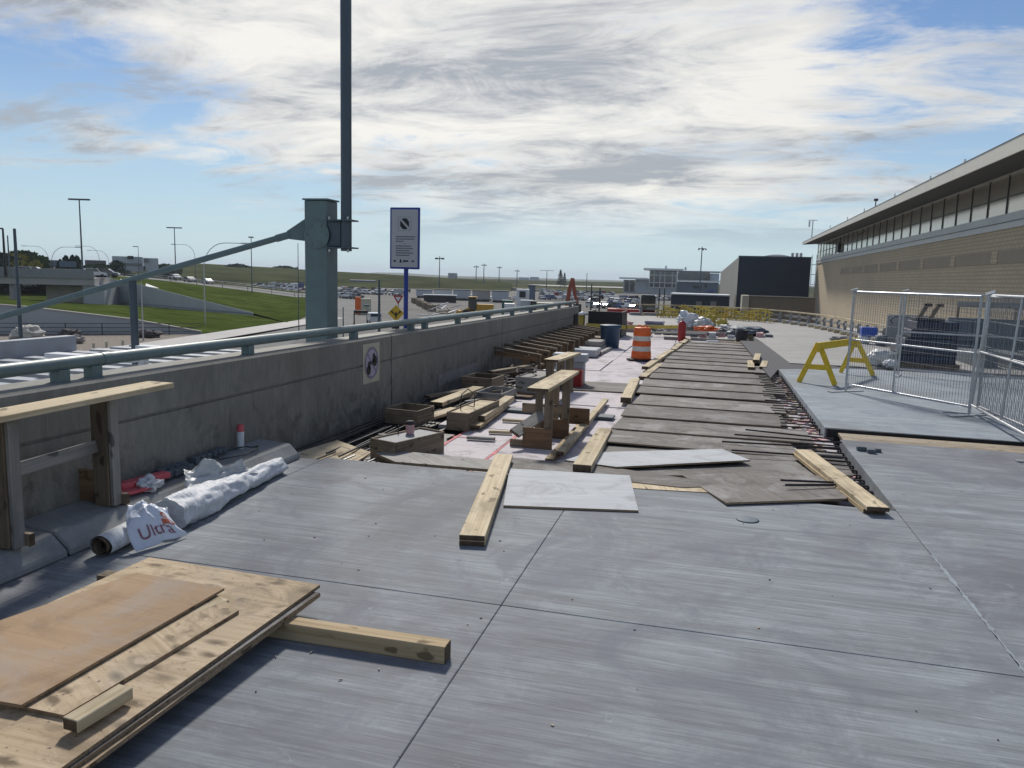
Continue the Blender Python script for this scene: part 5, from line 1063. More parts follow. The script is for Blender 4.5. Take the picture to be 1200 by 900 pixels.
# ---- vehicles
def car(loc, rz, c, lab, grp=None, kind='car', parts=True, L_=4.5, name=None):
    t = thing(name or 'parked_car', lab, 'car' if kind != 'van' else 'van', loc, rz, grp); h = {'car': 1.42, 'suv': 1.72, 'van': 2.2, 'pickup': 1.75}[kind]; W2 = .9; hl = L_/2
    if kind == 'car': prof = [(-hl, .35), (-hl, .85), (-hl+.35, .95), (-hl+1.0, h), (hl-1.9, h), (hl-1.15, .98), (hl-.1, .80), (hl, .55), (hl, .35)]
    elif kind == 'suv': prof = [(-hl, .4), (-hl, 1.1), (-hl+.25, h), (hl-1.8, h), (hl-1.1, 1.1), (hl-.1, .95), (hl, .6), (hl, .4)]
    elif kind == 'van': prof = [(-hl, .4), (-hl, h), (hl-1.1, h), (hl-.5, 1.2), (hl, 1.0), (hl, .4)]
    else: prof = [(-hl, .45), (-hl, 1.05), (-hl+1.7, 1.05), (-hl+1.75, h), (hl-1.9, h), (hl-1.3, 1.1), (hl-.05, 1.0), (hl, .5)]
    b = MB(); b.extr([(x, -W2, z) for x, z in prof], (0, 2*W2, 0)); b.build('body', 'car_'+c, t, world=False, bev=.06)
    if parts:
        g = MB(); zb = .93 if kind == 'car' else 1.12; x0, x1 = (-hl+.62, hl-1.45) if kind in ('car', 'suv') else ((hl-1.9, hl-.8) if kind == 'van' else (-hl+1.85, hl-1.6))
        zt_ = h-.08
        for sy in (-1, 1): g.extr([(x0, sy*(W2+.005), zb), (x1, sy*(W2+.005), zb), (x1-.35, sy*(W2+.005), zt_), (x0+.25, sy*(W2+.005), zt_)], (0, .01*sy, 0))
        xf = hl-1.9 if kind != 'van' else hl-1.1; xe = {'car': hl-1.15, 'suv': hl-1.1, 'van': hl-.5, 'pickup': hl-1.3}[kind]
        g.add([(xf+.06, -W2+.1, h-.05), (xf+.06, W2-.1, h-.05), (xe+.02, W2-.1, zb+.1), (xe+.02, -W2+.1, zb+.1)], [(0, 1, 2, 3)])
        if kind != 'pickup' : xb = -hl+1.0 if kind == 'car' else -hl+.22; xq = -hl+.4 if kind == 'car' else -hl-.02; g.add([(xb-.03, -W2+.12, h-.1), (xb-.03, W2-.12, h-.1), (xq-.02, W2-.12, zb+.1), (xq-.02, -W2+.12, zb+.1)], [(0, 1, 2, 3)])
        g.build('windows', 'glass', t, world=False)
        for sx in (-hl+.85, hl-.9):
            for sy in (-W2+.1, W2-.1): m_ = MB(); m_.tube((sx, sy-.11, .34), (sx, sy+.11, .34), .34, 12); m_.build('wheel', 'rubber', t, world=False)
    return t
CW = ['white', 'silver', 'black', 'grey', 'blue', 'red']
proto = {}
random.seed(17)
def lotcar(loc, rz, grp, where, kinds=('car', 'car', 'suv', 'pickup'), n_=0):
    c = random.choices(CW, (5, 4, 4, 4, 1, 1))[0]; k = random.choice(kinds); lab = '%s %s, %s from left, %s' % ({'silver': 'silver', 'white': 'white', 'black': 'black', 'grey': 'dark grey', 'blue': 'blue', 'red': 'red'}[c], {'car': 'saloon', 'suv': 'estate', 'pickup': 'pickup', 'van': 'van'}[k], ordw(n_), where)
    if (c, k) not in proto: proto[(c, k)] = car(loc, rz, c, lab, grp, k)
    else: dup(proto[(c, k)], loc, rz, lab, grp)
def row(u0, v0, u1, v1, n, z, grp, where, a=None, skip=.12, kinds=('car', 'car', 'suv', 'pickup')):
    p0, p1 = at(u0, v0, z), at(u1, v1, z); d = p1-p0; ang = math.atan2(d.y, d.x)+(a if a is not None else rad(90))
    for i in range(n):
        if random.random() < skip: continue
        lotcar(p0+d*((i+.5)/n)+Vector((random.uniform(-.4, .4), random.uniform(-.4, .4), 0)), ang+rad(random.choice((0, 180)))+random.uniform(-.04, .04), grp, where, kinds, i)
zc = G+.08
g1 = 'cars in the far lot left of the column'; w1 = ' row, far lot left of the steel column'
row(300, 335.5, 357, 342, 16, zc, g1, 'front'+w1); row(305, 332, 357, 337, 12, zc, g1, 'back'+w1)
g2 = 'cars in the far lot right of the column'; w2 = ' row, lot right of the steel column'
row(397, 343, 470, 346.5, 15, zc, g2, 'middle'+w2); row(398, 340, 480, 343, 13, zc, g2, 'back'+w2); row(398, 349, 428, 351, 5, zc, g2, 'front'+w2)
g3 = 'cars on the raised strip below the ridge'; w3 = 'in the distant strip below the ridge'
row(397, 332.5, 425, 333.2, 10, zc, g3, w3)
g4 = 'cars in the middle yard lot'; w4 = ' row, lot around the orange boom'
row(632, 346.5, 720, 348.5, 17, zc, g4, 'second'+w4); row(634, 343, 720, 344.5, 15, zc, g4, 'third'+w4); row(632, 351, 700, 352.5, 11, zc, g4, 'nearest'+w4); row(600, 341, 650, 342, 9, zc, g4, 'farthest'+w4); row(560, 352, 606, 353, 7, zc, g4, 'left end'+w4); row(538, 350, 560, 350.5, 4, zc, g4, 'loader side'+w4)
g5 = 'cars in the lot before the white terminal'; w5 = ' row before the white terminal'
row(690, 354, 760, 357, 11, zc, g5, 'second'+w5); row(768, 352, 800, 352.5, 5, zc, g5, 'right front'+w5); row(764, 348.5, 796, 349.5, 6, zc, g5, 'right back'+w5); row(700, 350.5, 748, 351.5, 8, zc, g5, 'third'+w5); row(690, 360, 745, 363, 8, zc, g5, 'nearest'+w5)
car(at(438, 379, zc)+Vector((0, 0, .0)), rad(122), 'white', 'white van with a dark front driving on the lower road by the yellow sign', None, 'suv', name='moving_van', L_=4.8)
car(at(33, 344, G)+Vector((0, 0, 1.6)), rad(-160), 'white', 'white sport utility car seen under the overpass', None, 'suv', name='passing_car', L_=5.2)['category'] = 'car'
for (u, i0, f, lab) in ((222, 2, .2, 'silver car on the ramp road just above the strut'), (243, 2, .5, 'white car on the ramp road by the curved lamp'), (205, 1, .95, 'white car on the ramp road beside the right tall lamp mast')):
    p = dirp(u, 224, 0); z = -1.5 if u > 215 else -1.2; z -= (u-200)/90*1.6 if u > 200 else 0; p.z = z; car(p, rad(-30), 'silver' if u == 222 else 'white', lab, None, 'car', name='passing_car')
for k, u in enumerate((34, 41, 125, 112)): car(dirp(u, OR+7, -.45), rad(rad(0))+math.atan2(ov.y, ov.x), ('white', 'silver', 'grey', 'white')[k], ('white', 'silver', 'dark grey', 'white')[k]+' car on the overpass, '+('leftmost', 'second from left', 'right end', 'third from left')[k], None, 'suv', name='passing_car')
# ---- light masts
def mast(u, vt, vb, r, zb, lab, style, side=1, th=.12, m='darkpole', w_=None):
    base = dirp(u, r, zb); top = atR(u, vt, r); h = top.z-zb; t = thing('lamp_post', lab, 'lamp post', base)
    b = MB(); b.tube(base, base+Vector((0, 0, h)), th, 8, th*.6); b.build('pole', m, t); rv = Vector((CR.x, CR.y, 0)).normalized(); tp = base+Vector((0, 0, h))
    if style == 'T': b = MB(); b.bar(tp-rv*(w_ or r*.011), tp+rv*(w_ or r*.011), .45, .28); b.build('lamp_head', m, t)
    elif style == 'L': b = MB(); b.bar(tp, tp+rv*side*(w_ or r*.012), .3, .25); b.build('lamp_head', m, t)
    elif style == 'C':
        R2 = w_ or r*.018; pts = [tp+rv*side*R2*(1-_c(rad(a)))*.8+Vector((0, 0, -R2*.9+R2*.9*_s(rad(a)))) for a in range(0, 91, 15)]; pts[0] = tp-Vector((0, 0, R2*.9)); pts.append(pts[-1]+rv*side*R2*.6)
        for ch in list(t.children): bpy.data.objects.remove(ch)
        b = MB(); b.tube(base, pts[0], th, 8, th*.7); b.build('pole', m, t); b = MB(); b.path(pts, th*.55, 6); b.build('arm', m, t); b = MB(); b.bar(pts[-1], pts[-1]+rv*side*R2*.35, .3, .18); b.build('lamp_head', m, t)
    elif style == 'R':
        b = MB()
        for k in range(10): a0 = 2*math.pi*k/10; a1 = 2*math.pi*(k+1)/10; b.tube(tp+rv*1.6*_c(a0)+Vector((0, 1.6*_s(a0), -.8)), tp+rv*1.6*_c(a1)+Vector((0, 1.6*_s(a1), -.8)), .12, 5)
        for k in range(5): a0 = 2*math.pi*k/5; b.box(tp+rv*1.6*_c(a0)+Vector((0, 1.6*_s(a0), -1.1)), (.6, .6, .6))
        b.build('lamp_ring', m, t)
    return t
mast(97, 234, 316, 163, -.5, 'tall lamp mast with a flat double head standing on the overpass', 'T', th=.17, w_=1.9)
mast(206, 267, 322, 226, -2.6, 'tall lamp mast with a flat double head beside the ramp road', 'T', th=.17, w_=2.0)
mast(6.5, 268, 316, 165, -.6, 'dark lamp post with a square arm at the left edge of the overpass', 'L', side=-1, th=.25, w_=5, m='black')
mast(11.5, 276, 316, 167, -.6, 'thin plain pole beside the dark square armed lamp post', 'P', th=.16)
mast(61, 289, 316, 230, -.6, 'curved lamp post reaching right above the overpass middle', 'C', side=1, th=.10, w_=4.5)
mast(58, 289, 318, 330, -2, 'curved lamp post reaching left above the overpass middle', 'C', side=-1, th=.12, w_=5.5)
mast(117, 289, 318, 330, -2, 'curved lamp post reaching left just right of the tall mast', 'C', side=-1, th=.12, w_=5)
mast(128, 294, 320, 360, -2, 'second curved lamp post right of the tall mast', 'C', side=-1, th=.12, w_=5)
mast(163, 289, 318, 300, -3, 'short straight lamp post in front of the white building', 'L', side=-1, th=.13, w_=1.8)
mast(239, 284, 384, 110, G, 'slender curved lamp post rising from the grass left of the column', 'C', side=1, th=.09, w_=3.6, m='galv')
mast(229, 287, 335, 250, -3, 'curved lamp post reaching left behind the slender one', 'C', side=-1, th=.10, w_=4)
mast(295, 278, 340, 200, G, 'square lamp post with a small camera head behind the strut', 'T', th=.14, w_=.6)
mast(20, 268, 414, 66, G, 'dark purple lamp pole standing in the boulder gravel bed', 'P', th=.16, m='darkpole')
mast(349.5, 285, 386, 92, G, 'very thin pole just left of the steel column', 'P', th=.06)
mast(165, 330, 378, 90, G, 'thin short pole in front of the wing wall', 'P', th=.08, m='galv')
mast(444.5, 328, 400, 60, G, 'blue grey traffic pole behind the parapet left of the blue sign', 'P', th=.14, m='darkpole')
mast(402, 360, 395, 75, G, 'short sign pole in the lower road beside the column', 'P', th=.08)
mast(515, 300, 350, 330, G, 'lamp mast with a ring of lamps right of the blue sign', 'R', th=.26)
mast(558, 311, 345, 560, G, 'first of a pair of distant ring lamp masts on the plain', 'R', th=.4); mast(567, 309, 345, 560, G, 'second and taller of a pair of distant ring lamp masts', 'R', th=.4)
mast(585, 312, 345, 620, G, 'distant ring lamp mast right of the pair', 'R', th=.4); mast(606, 316, 345, 620, G, 'distant ring lamp mast left of the low pale building', 'R', th=.45)
mast(641, 317, 345, 560, G, 'distant lamp mast left of the two conifers', 'T', th=.35, w_=5); mast(688, 320, 350, 500, G, 'thin distant mast right of the orange boom', 'P', th=.3)
mast(821, 289, 340, 330, G, 'lamp mast with a ring of lamps rising behind the white terminal', 'R', th=.30, m='darkpole')
for k, u in enumerate((694, 704)): mast(u, 333 if k == 0 else 337, 358, 150, G, ('left' if k == 0 else 'right')+' dark stub post in the car lot right of the boom', 'P', th=.18, m='black')
for k, u in enumerate((774, 780)): mast(u, 338, 362, 120, G, ('left' if k == 0 else 'right')+' dark thin post before the white terminal', 'P', th=.12, m='black')
mast(430, 358, 385, 120, G, 'small road sign post left of the traffic pole', 'T', th=.07, w_=.4)
mast(415, 365, 400, 70, G, 'low signal post with a small head behind the parapet', 'L', side=1, th=.09, w_=1.2, m='black')
# ---- road signs
p = at(463, 392, G); p = dirp(467, 62, G); t = thing('give_way_sign', 'red and white triangular give way sign on the lower road', 'road sign', p); rv = Vector((CR.x, CR.y, 0)).normalized(); fv = Vector((-rv.y, rv.x, 0)); dz = atR(467, 350, 62).z
b = MB(); b.tube(p, Vector((p.x, p.y, dz)), .05, 8); b.build('post', 'galv', t)
def tri(c, r, off): return [c-fv*off+rv*(-r)+Vector((0, 0, r*.62)), c-fv*off+rv*r+Vector((0, 0, r*.62)), c-fv*off+Vector((0, 0, -r*1.1))]
c0 = Vector((p.x, p.y, dz)); b = MB(); b.extr(tri(c0, .42, .08), fv*.02); b.build('plate', 'red', t); b = MB(); b.poly(tri(c0, .22, .086)); b.build('centre', 'white', t)
b = MB(); q = c0+Vector((0, 0, .55)); b.extr([q+rv*a-fv*.08+Vector((0, 0, z)) for a, z in ((-.38, -.12), (.38, -.12), (.38, .22), (-.38, .22))], fv*.02); b.build('upper_plate', 'signwhite', t)
p = dirp(464.5, 55, G); dz = atR(464, 367, 55).z; t = thing('warning_sign', 'yellow diamond warning sign with black arrows on the lower road', 'road sign', p); c0 = Vector((p.x, p.y, dz))
b = MB(); b.tube(p, c0, .06, 8); b.build('post', 'lumber', t)
b = MB()
b.extr([c0+rv*a*.58-fv*.08+Vector((0, 0, c*.58)) for a, c in ((-1, 0), (0, -1), (1, 0), (0, 1))], fv*.02); b.build('plate', 'yellow_sign', t)
b = MB(); b.poly([c0-fv*.086+rv*a+Vector((0, 0, z)) for a, z in ((-.05, -.35), (.05, -.35), (.05, .1), (-.05, .1))]); 
for s_ in (-1, 1): b.poly([c0-fv*.0862+rv*a*s_+Vector((0, 0, z)) for a, z in ((0, -.1), (.26, .12), (.30, .04), (.02, -.2))]); b.poly([c0-fv*.0864+rv*a*s_+Vector((0, 0, z)) for a, z in ((.18, .18), (.36, .18), (.34, .0))])
b.build('arrows', 'black', t)
b = MB(); b.extr([c0+rv*a-fv*.08+Vector((0, 0, z)) for a, z in ((-.3, -1.1), (.25, -1.1), (.25, -.7), (-.3, -.7))], fv*.02); b.build('lower_plate', 'black', t)
b = MB(); p = dirp(410, 62, G); b.box(p+Vector((0, 0, 1.1)), (1.2, .5, .9)); b.box(p+Vector((0, 0, .3)), (.3, .3, .65)); tag(b.build('cabinet', 'cream'), 'small cream roadside cabinet behind the parapet by the column', 'cabinet')
b = MB()
for k in range(6): q = dirp(452+k*8, 42+k*3, G); b.box(q+Vector((0, 0, 1.2)), (.15, .15, 2.4))
tag(b.build('yellow_hoarding', 'yelloww'), 'row of yellowish stakes glimpsed just above the rail near the blue sign', 'stakes', kind='stuff')
# ---- middle yard: containers, trailers, loader, excavator
def cbox(name, u0, u1, vt, vb, r, m, lab, cat, dep=3.0, roof=None, zb=G):
    a, c = dirp(u0, r, zb), dirp(u1, r, zb); zt = atR((u0+u1)/2, vt, r).z; d = (c-a).normalized(); n_ = Vector((-d.y, d.x, 0)); b = MB()
    b.prism([(q.x, q.y) for q in (a, c, c+n_*dep, a+n_*dep)], zb, zt); 
    if roof is None: return tag(b.build(name, m), lab, cat)
    t = thing(name, lab, cat, a); b.build('body', m, t); b = MB(); e = .3
    b.prism([(q.x, q.y) for q in (a-d*e-n_*e, c+d*e-n_*e, c+d*e+n_*(dep+e), a-d*e+n_*(dep+e))], zt+.01, zt+.25); b.build('roof', roof, t); return t
for k, (u0, u1, vt, r) in enumerate(((488, 507, 340, 262), (508.5, 530, 339.6, 250), (531.5, 552, 340.2, 246), (554, 575, 341, 240), (577, 597, 341.5, 236))):
    cbox('site_trailer', u0, u1, vt, 350, r, ('greywhite', 'white', 'greywhite', 'girder', 'greywhite')[k], ('leftmost', 'second', 'middle', 'fourth', 'rightmost')[k]+' in the line of pale site trailers behind the yellow loader', 'trailer', 3.5, ('slate', 'tanwall', 'slate', 'tanwall', 'slate')[k], zb=G+.7)
    q0, q1 = dirp(u0+1, r-.3, G+.0), dirp(u1-1, r-.3, G+.0); b = MB(); b.bar(q0+Vector((0, 0, .33)), q1+Vector((0, 0, .33)), .2, .65); tag(b.build('undershade', 'black'), 'black strip painting the shaded gap under the '+('leftmost', 'second', 'middle', 'fourth', 'rightmost')[k]+' site trailer', 'undershade')  # black bar stands in for the shade beneath each trailer
cbox('open_shed', 497, 535, 346.5, 351, 222, 'black', 'long dark open shed with a pale flat roof before the site trailers', 'shed', 3, 'greywhite')
cbox('storage_shed', 620, 628, 335, 347, 220, 'steelblue', 'small blue grey tower shed left of the orange boom', 'shed', 5, 'slate'); cbox('white_office', 606, 621, 339, 352, 200, 'white', 'white two storey site office with a dark window', 'building', 6)
b = MB(); q = dirp(613, 199.9, 0); b.box((q.x, q.y, atR(613, 345, 199.9).z), (1.6, .3, 1.6)); tag(b.build('office_hatch', 'black'), 'dark square hatch on the white site office', 'hatch')
cbox('green_container', 589, 602, 352, 368, 130, 'greenbox', 'dark green container right of the yellow loader', 'container', 3)
cbox('white_container', 592, 604, 356, 366, 120, 'white', 'small white container in front of the green one', 'container', 3)
cbox('white_container', 611, 626, 352, 361, 140, 'greywhite', 'pale container with a dark end left of the orange boom', 'container', 3); cbox('dark_container', 623, 631, 353, 361, 139, 'black', 'dark container joined to the right of the pale container', 'container', 3)
cbox('cream_container', 630, 650, 355, 362, 130, 'cream', 'low cream container just left of the orange boom', 'container', 3)
cbox('orange_barrier', 416, 423, 348, 354, 150, 'orange', 'small orange barrier at the left end of the cream road block', 'barrier', 1); cbox('cream_barrier', 423, 435, 350, 354, 150, 'cream', 'cream road block beside the small orange barrier', 'barrier', 1)
# white pipes heap and pallets
for k in range(18):
    u = random.uniform(500, 536); v = random.uniform(358, 372); p = at(u, v, G); b = MB(); a_ = random.uniform(0, 3.1); b.tube(p+Vector((0, 0, .3)), p+Vector((2.6*_c(a_), 2.6*_s(a_), random.uniform(.3, 1.3))), .12, 6)
    tag(b.build('pipe_length', random.choice(('galv', 'white', 'lumber_old'))), ordw(k)+' loose pipe or timber length in the scrap left of the loader', 'pipe', 'scrap lengths in the yard left of the loader')
for k in range(10):
    u = 486+k*2.2; v = 355+k*1.1; p = at(u, v, G); b = MB(); b.box(p+Vector((0, 0, .7)), (1.6, 1.2, 1.4), Matrix.Rotation(k, 3, 'Z')); tag(b.build('pallet_stack', 'lumber_old'), ordw(k)+' pallet stack from the left beside the blue sign post', 'pallet stack', 'pallet stacks right of the blue sign post')
# loader
lc = dirp(557, 138, G+.3); zt = 0; lx = rv; t = thing('wheel_loader', 'yellow wheel loader facing left in the yard beyond the rail', 'loader', lc)
def LP(a, d, z): return lc+rv*a+fv*d+Vector((0, 0, z))
def lbar(name, m, a0, a1, d0, d1, z0, z1, bev=.1):
    b = MB(); ps = [LP(a0, d0, 0), LP(a1, d0, 0), LP(a1, d1, 0), LP(a0, d1, 0)]; b.prism([(q.x, q.y) for q in ps], G+z0, G+z1); return b.build(name, m, t, bev=bev)
lbar('engine_hood', 'loader', .4, 3.4, -1, 1, 1.0, 2.9); lbar('front_frame', 'loader', -1.6, .2, -.7, .7, .9, 1.7); lbar('cab', 'glass', -1.1, .4, -.8, .8, 1.75, 4.0); lbar('cab_roof', 'loader', -1.2, .5, -.9, .9, 4.01, 4.2)
for a_ in (-1.4, 2.2):
    for d_ in (-1.25, .85): b = MB(); b.tube(LP(a_, d_, .8), LP(a_, d_+.5, .8), .8, 16); b.build('wheel', 'rubber', t)
b = MB(); b.extr([LP(-3.7, -1.3, .2), LP(-2.6, -1.3, .2), LP(-2.5, -1.3, 1.3), LP(-3.0, -1.3, 1.5)], fv*2.6); b.build('bucket', 'loader', t); b = MB(); b.bar(LP(-.8, -.9, 1.9), LP(-2.7, -.9, 1.0), .2, .3); b.bar(LP(-.8, .9, 1.9), LP(-2.7, .9, 1.0), .2, .3); b.build('lift_arm', 'loader', t)
# excavator boom
RB = 110; e0 = dirp(672, RB, G); t = thing('orange_excavator', 'orange excavator whose folded boom rises above the far end of the parapet', 'excavator', e0)
pk = atR(671, 326, RB)
b = MB(); b.bar(atR(664, 362, RB), atR(667.5, 338, RB), .40, .55); b.bar(atR(667.4, 338.6, RB), pk, .36, .5); b.build('boom', 'excav', t, bev=.05)
b = MB(); b.bar(pk, atR(673.8, 346, RB), .34, .5); b.bar(atR(673.7, 345.5, RB), atR(677, 356, RB), .36, .42); b.build('stick', 'excav', t, bev=.05)
b = MB(); b.bar(atR(666.5, 352, RB)+fv*.4, atR(670, 336, RB)+fv*.4, .2, .2); b.build('ram', 'galv', t)
b = MB(); q = dirp(662, RB+1, G); b.box(q+Vector((0, 0, 2.0)), (3.4, 2.6, 1.6)); b.build('body', 'excav', t, bev=.1); b = MB(); b.box(q+Vector((.9, 0, 3.3)), (1.3, 1.4, .98)); b.build('cab', 'glass', t)
for s_ in (-1, 1): b = MB(); b.box(q+Vector((0, s_*1.2, .6)), (4.2, .6, 1.18)); b.build('track', 'rubber', t)
b = MB(); q = atR(676.5, 357, RB); b.box(q+Vector((0, 0, -.5)), (1.0, 1.1, 1.2)); b.build('bucket', 'rubber', t)
# ---- white terminal
R1 = 480
def fpt(u, v, r=R1): return atR(u, v, r)
t = thing('white_terminal', 'white terminal building with a dark glazed front and flat projecting roofs', 'terminal', dirp(790, R1, G))
def fb_box(name, u0, u1, vt, vb, m, dep=40, r=R1, zb=None, par=None):
    a, c = dirp(u0, r, 0), dirp(u1, r, 0); zt = fpt((u0+u1)/2, vt, r).z; z0 = fpt((u0+u1)/2, vb, r).z if zb is None else zb; d = (c-a).normalized(); n_ = Vector((-d.y, d.x, 0)); b = MB()
    b.prism([(q.x, q.y) for q in (a, c, c+n_*dep, a+n_*dep)], z0, zt); return b.build(name, m, par or t)
fb_box('low_wing', 745, 761, 326.2, 0, 'greywhite', zb=G); fb_box('glazed_corner', 731, 744.7, 328, 0, 'greywhite', zb=G, r=R1+1)
fb_box('main_hall', 761.3, 794, 317.3, 0, 'greywhite', zb=G); fb_box('right_block', 794.3, 843, 330.5, 0, 'steelblue', zb=G, r=R1-1); fb_box('upper_block', 794.3, 843, 320, 328.5, 'greywhite', r=R1+3); fb_box('upper_glazing', 795, 832, 318.5, 328, 'glass', dep=2, r=R1+.5)
fb_box('roof', 754, 801, 314.6, 316.8, 'white', dep=46, r=R1-6); fb_box('roof', 726, 759, 325.2, 327.2, 'white', dep=30, r=R1-5); fb_box('roof', 794.3, 846, 328.6, 330.3, 'white', dep=10, r=R1-3); fb_box('roof', 800, 845, 317.6, 318.5, 'greywhite', dep=40, r=R1+2)
fb_box('dark_glazing', 761.8, 792.5, 318.2, 336.5, 'glass', dep=.5, r=R1-1.5); fb_box('dark_glazing', 732.3, 744, 329, 341, 'glass', dep=.4, r=R1-.5)
for u in (761.2, 766.5, 773.5, 779, 788, 792.3): fb_box('mullion', u, u+.7, 317.5, 337.2, 'white', dep=.5, r=R1-2.2)
for v in (322.3, 331, 336.8): fb_box('transom', 761.5, 793, v, v+.7, 'white', dep=.3, r=R1-2.6)
for u in (731.5, 738): fb_box('mullion', u, u+.6, 328, 341, 'white', dep=.3, r=R1-1)
fb_box('canopy', 730, 744, 343, 347, 'greywhite', dep=6, r=R1-12, zb=G)
for (u, v) in ((779, 311.5), (802, 313)): fb_box('roof_vent', u, u+2.2, v, 316.5, 'greywhite', dep=3, r=R1+6)
for (u0, u1, v0, v1, m) in ((813, 823, 335, 338, 'black'), (827, 829, 333, 337, 'black'), (832, 838, 339.5, 342, 'bluepost')): fb_box('small_window', u0, u1, v0, v1, m, dep=.4, r=R1-1.8)
# dark low annex, tan low wall
t = thing('dark_annex', 'long low navy building with a pale roof edge in front of the terminal', 'annex', dirp(820, 168, G)); fb_box('body', 788, 857, 346.5, 0, 'navy', dep=14, r=168, zb=G); fb_box('roof_edge', 787, 858, 344.9, 346.3, 'greywhite', dep=15, r=167.3)
for u in (819, 836): q = atR(u, 356, 167.6); b = MB(); b.box(q, (1.2, .3, 1.0)); b.build('wall_lamp', 'cladgrey', t)
t = thing('tan_screen_wall', 'long low tan screen wall at the foot of the navy hangar', 'screen wall', (4, 120, G))
b = MB(); b.bb((5.1, 120, G), (14.3, 121, -.02)); b.build('wall', 'tanwall', t); b = MB(); b.bb((4.1, 119.6, G), (5.08, 126, .1)); b.build('end_pier', 'tanlight', t); b = MB(); b.bb((5.1, 119.8, -.015), (14.35, 121.1, .12)); b.build('coping', 'cladgrey', t)
# navy hangar
t = thing('navy_hangar', 'large navy clad building, left flank coloured paler for the light on it', 'building', (4.6, 170, G))
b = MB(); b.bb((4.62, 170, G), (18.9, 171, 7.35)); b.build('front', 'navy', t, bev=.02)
b = MB(); b.add([(4.6, 170, G), (4.6, 170, 7.35), (2.6, 400, 7.0), (2.6, 400, G), (18.9, 171, G), (18.9, 171, 7.35), (25, 400, 7.0), (25, 400, G)], [(0, 1, 2, 3), (1, 5, 6, 2)]); b.build('flank', 'cladgrey', t)  # lit side put into the colour: flank paler than the shaded front
b = MB(); b.bb((4.5, 169.9, 7.36), (19, 171.2, 7.6)); b.build('roof_edge', 'darkpole', t)
b = MB(); n_ = 14; pr = [(8.6+ (k/n_)*9, 7.3+1.1*_s(math.pi*min(1, k/n_*1.0))**.7) for k in range(n_+1)]; b.extr([(x, 182, z) for x, z in pr], (0, 60, 0)); b.build('curved_roof', 'white', t)
for x in (15.5, 16.4, 17.2): b = MB(); b.bb((x, 176, 7.6), (x+.5, 177, 8.6)); b.build('roof_vent', 'galv', t)
b = MB(); 
for z in range(-2, 8, 2): b.bb((18.95, 169.5, z), (19.9, 170, z+.12))
for x in (18.95, 19.8): b.bb((x, 169.4, G), (x+.1, 169.49, 8))
b.build('stair_frame', 'galv', t)
# ---- right terminal wing
t = thing('brick_terminal', 'long buff block terminal wing with a glazed upper band under a deep overhanging roof', 'terminal', (20, 100, G)); YE = 170; YN = 20
b = MB(); b.bb((20, YN, G), (40, YE, 6.25)); b.build('wall', 'brick', t)
b = MB(); b.bb((19.85, YN, 6.26), (40, YE, 7.34)); b.build('window_band_sill', 'sill', t); b = MB(); b.bb((19.78, YN, 6.7), (19.845, YE, 6.76)); b.build('band_line', 'cladgrey', t)
b = MB(); b.bb((20.05, YN, 7.345), (40, YE, 10.1)); b.build('window_glass', 'winglass', t)
y = 63.7-4.08*10; k = 0
while y < YE: b = MB(); b.bb((19.97, y, 7.35), (20.04, y+.09, 10.1)); b.build('mullion', 'soffit', t); y += 4.08; k += 1
b = MB(); b.bb((19.98, YN, 8.54), (20.04, YE, 8.60)); b.build('transom', 'soffit', t)
b = MB(); b.bb((19.8, YN, 10.105), (20.04, YE, 10.25)); b.build('window_head', 'sill', t)
b = MB(); b.add([(16.0, YN, 9.62), (20.5, YN, 10.27), (20.5, YE, 10.27), (16.0, 160.5, 9.62)], [(0, 1, 2, 3)]); b.build('soffit', 'soffit', t)
b = MB(); b.add([(15.95, YN, 9.60), (15.95, YN, 10.60), (15.95, 160.5, 10.02), (15.95, 160.5, 9.60), (16.05, YN, 9.60), (16.05, YN, 10.6), (16.05, 160.5, 10.02), (16.05, 160.5, 9.6)], [(0, 1, 2, 3), (4, 5, 6, 7), (0, 1, 5, 4), (1, 2, 6, 5), (2, 3, 7, 6), (3, 0, 4, 7)]); b.build('fascia', 'fascia', t)
b = MB(); b.add([(15.9, YN, 10.62), (40, YN, 13), (40, YE, 13), (15.9, 160.6, 10.04)], [(0, 1, 2, 3)]); b.add([(15.95, 160.5, 9.6), (15.95, 160.5, 10.04), (20.5, YE, 10.6), (20.5, YE, 10.27)], [(0, 1, 2, 3)]); b.build('roof', 'fascia', t)
y = 55.0
for k in range(10):
    b = MB(); y0 = 34.3+k*10.4; b.bb((19.93, y0, 3.80), (19.99, y0+9.0, 4.72)); b.build('recessed_panel', 'panelgrey', t); b = MB(); b.bb((19.9, y0+9.06, 3.80), (19.985, y0+10.34, 4.72)); b.build('pilaster', 'brick', t)
for y in (62, 71, 84, 100, 112, 128): b = MB(); b.bb((16.5, y, 10.6), (16.6, y+.2, 11.0)); b.build('roof_clip', 'galv', t)
b = MB(); b.tube((17, 96, 10.4), (17, 96, 11.6), .06, 6); b.box((17, 96, 11.6), (.4, .4, .25)); b.build('roof_camera', 'black', t)
b = MB(); b.tube((17.2, 157, 10.0), (17.2, 157, 14), .10, 6); b.box((17.2, 157, 14), (1.6, .2, .12)); b.box((16.6, 157, 13.3), (.3, .3, 1.1)); b.build('roof_antenna', 'galv', t)
b = MB(); b.bb((19.6, 140, 7.5), (19.87, 143, 9.0)); b.build('hanging_sign', 'black', t)
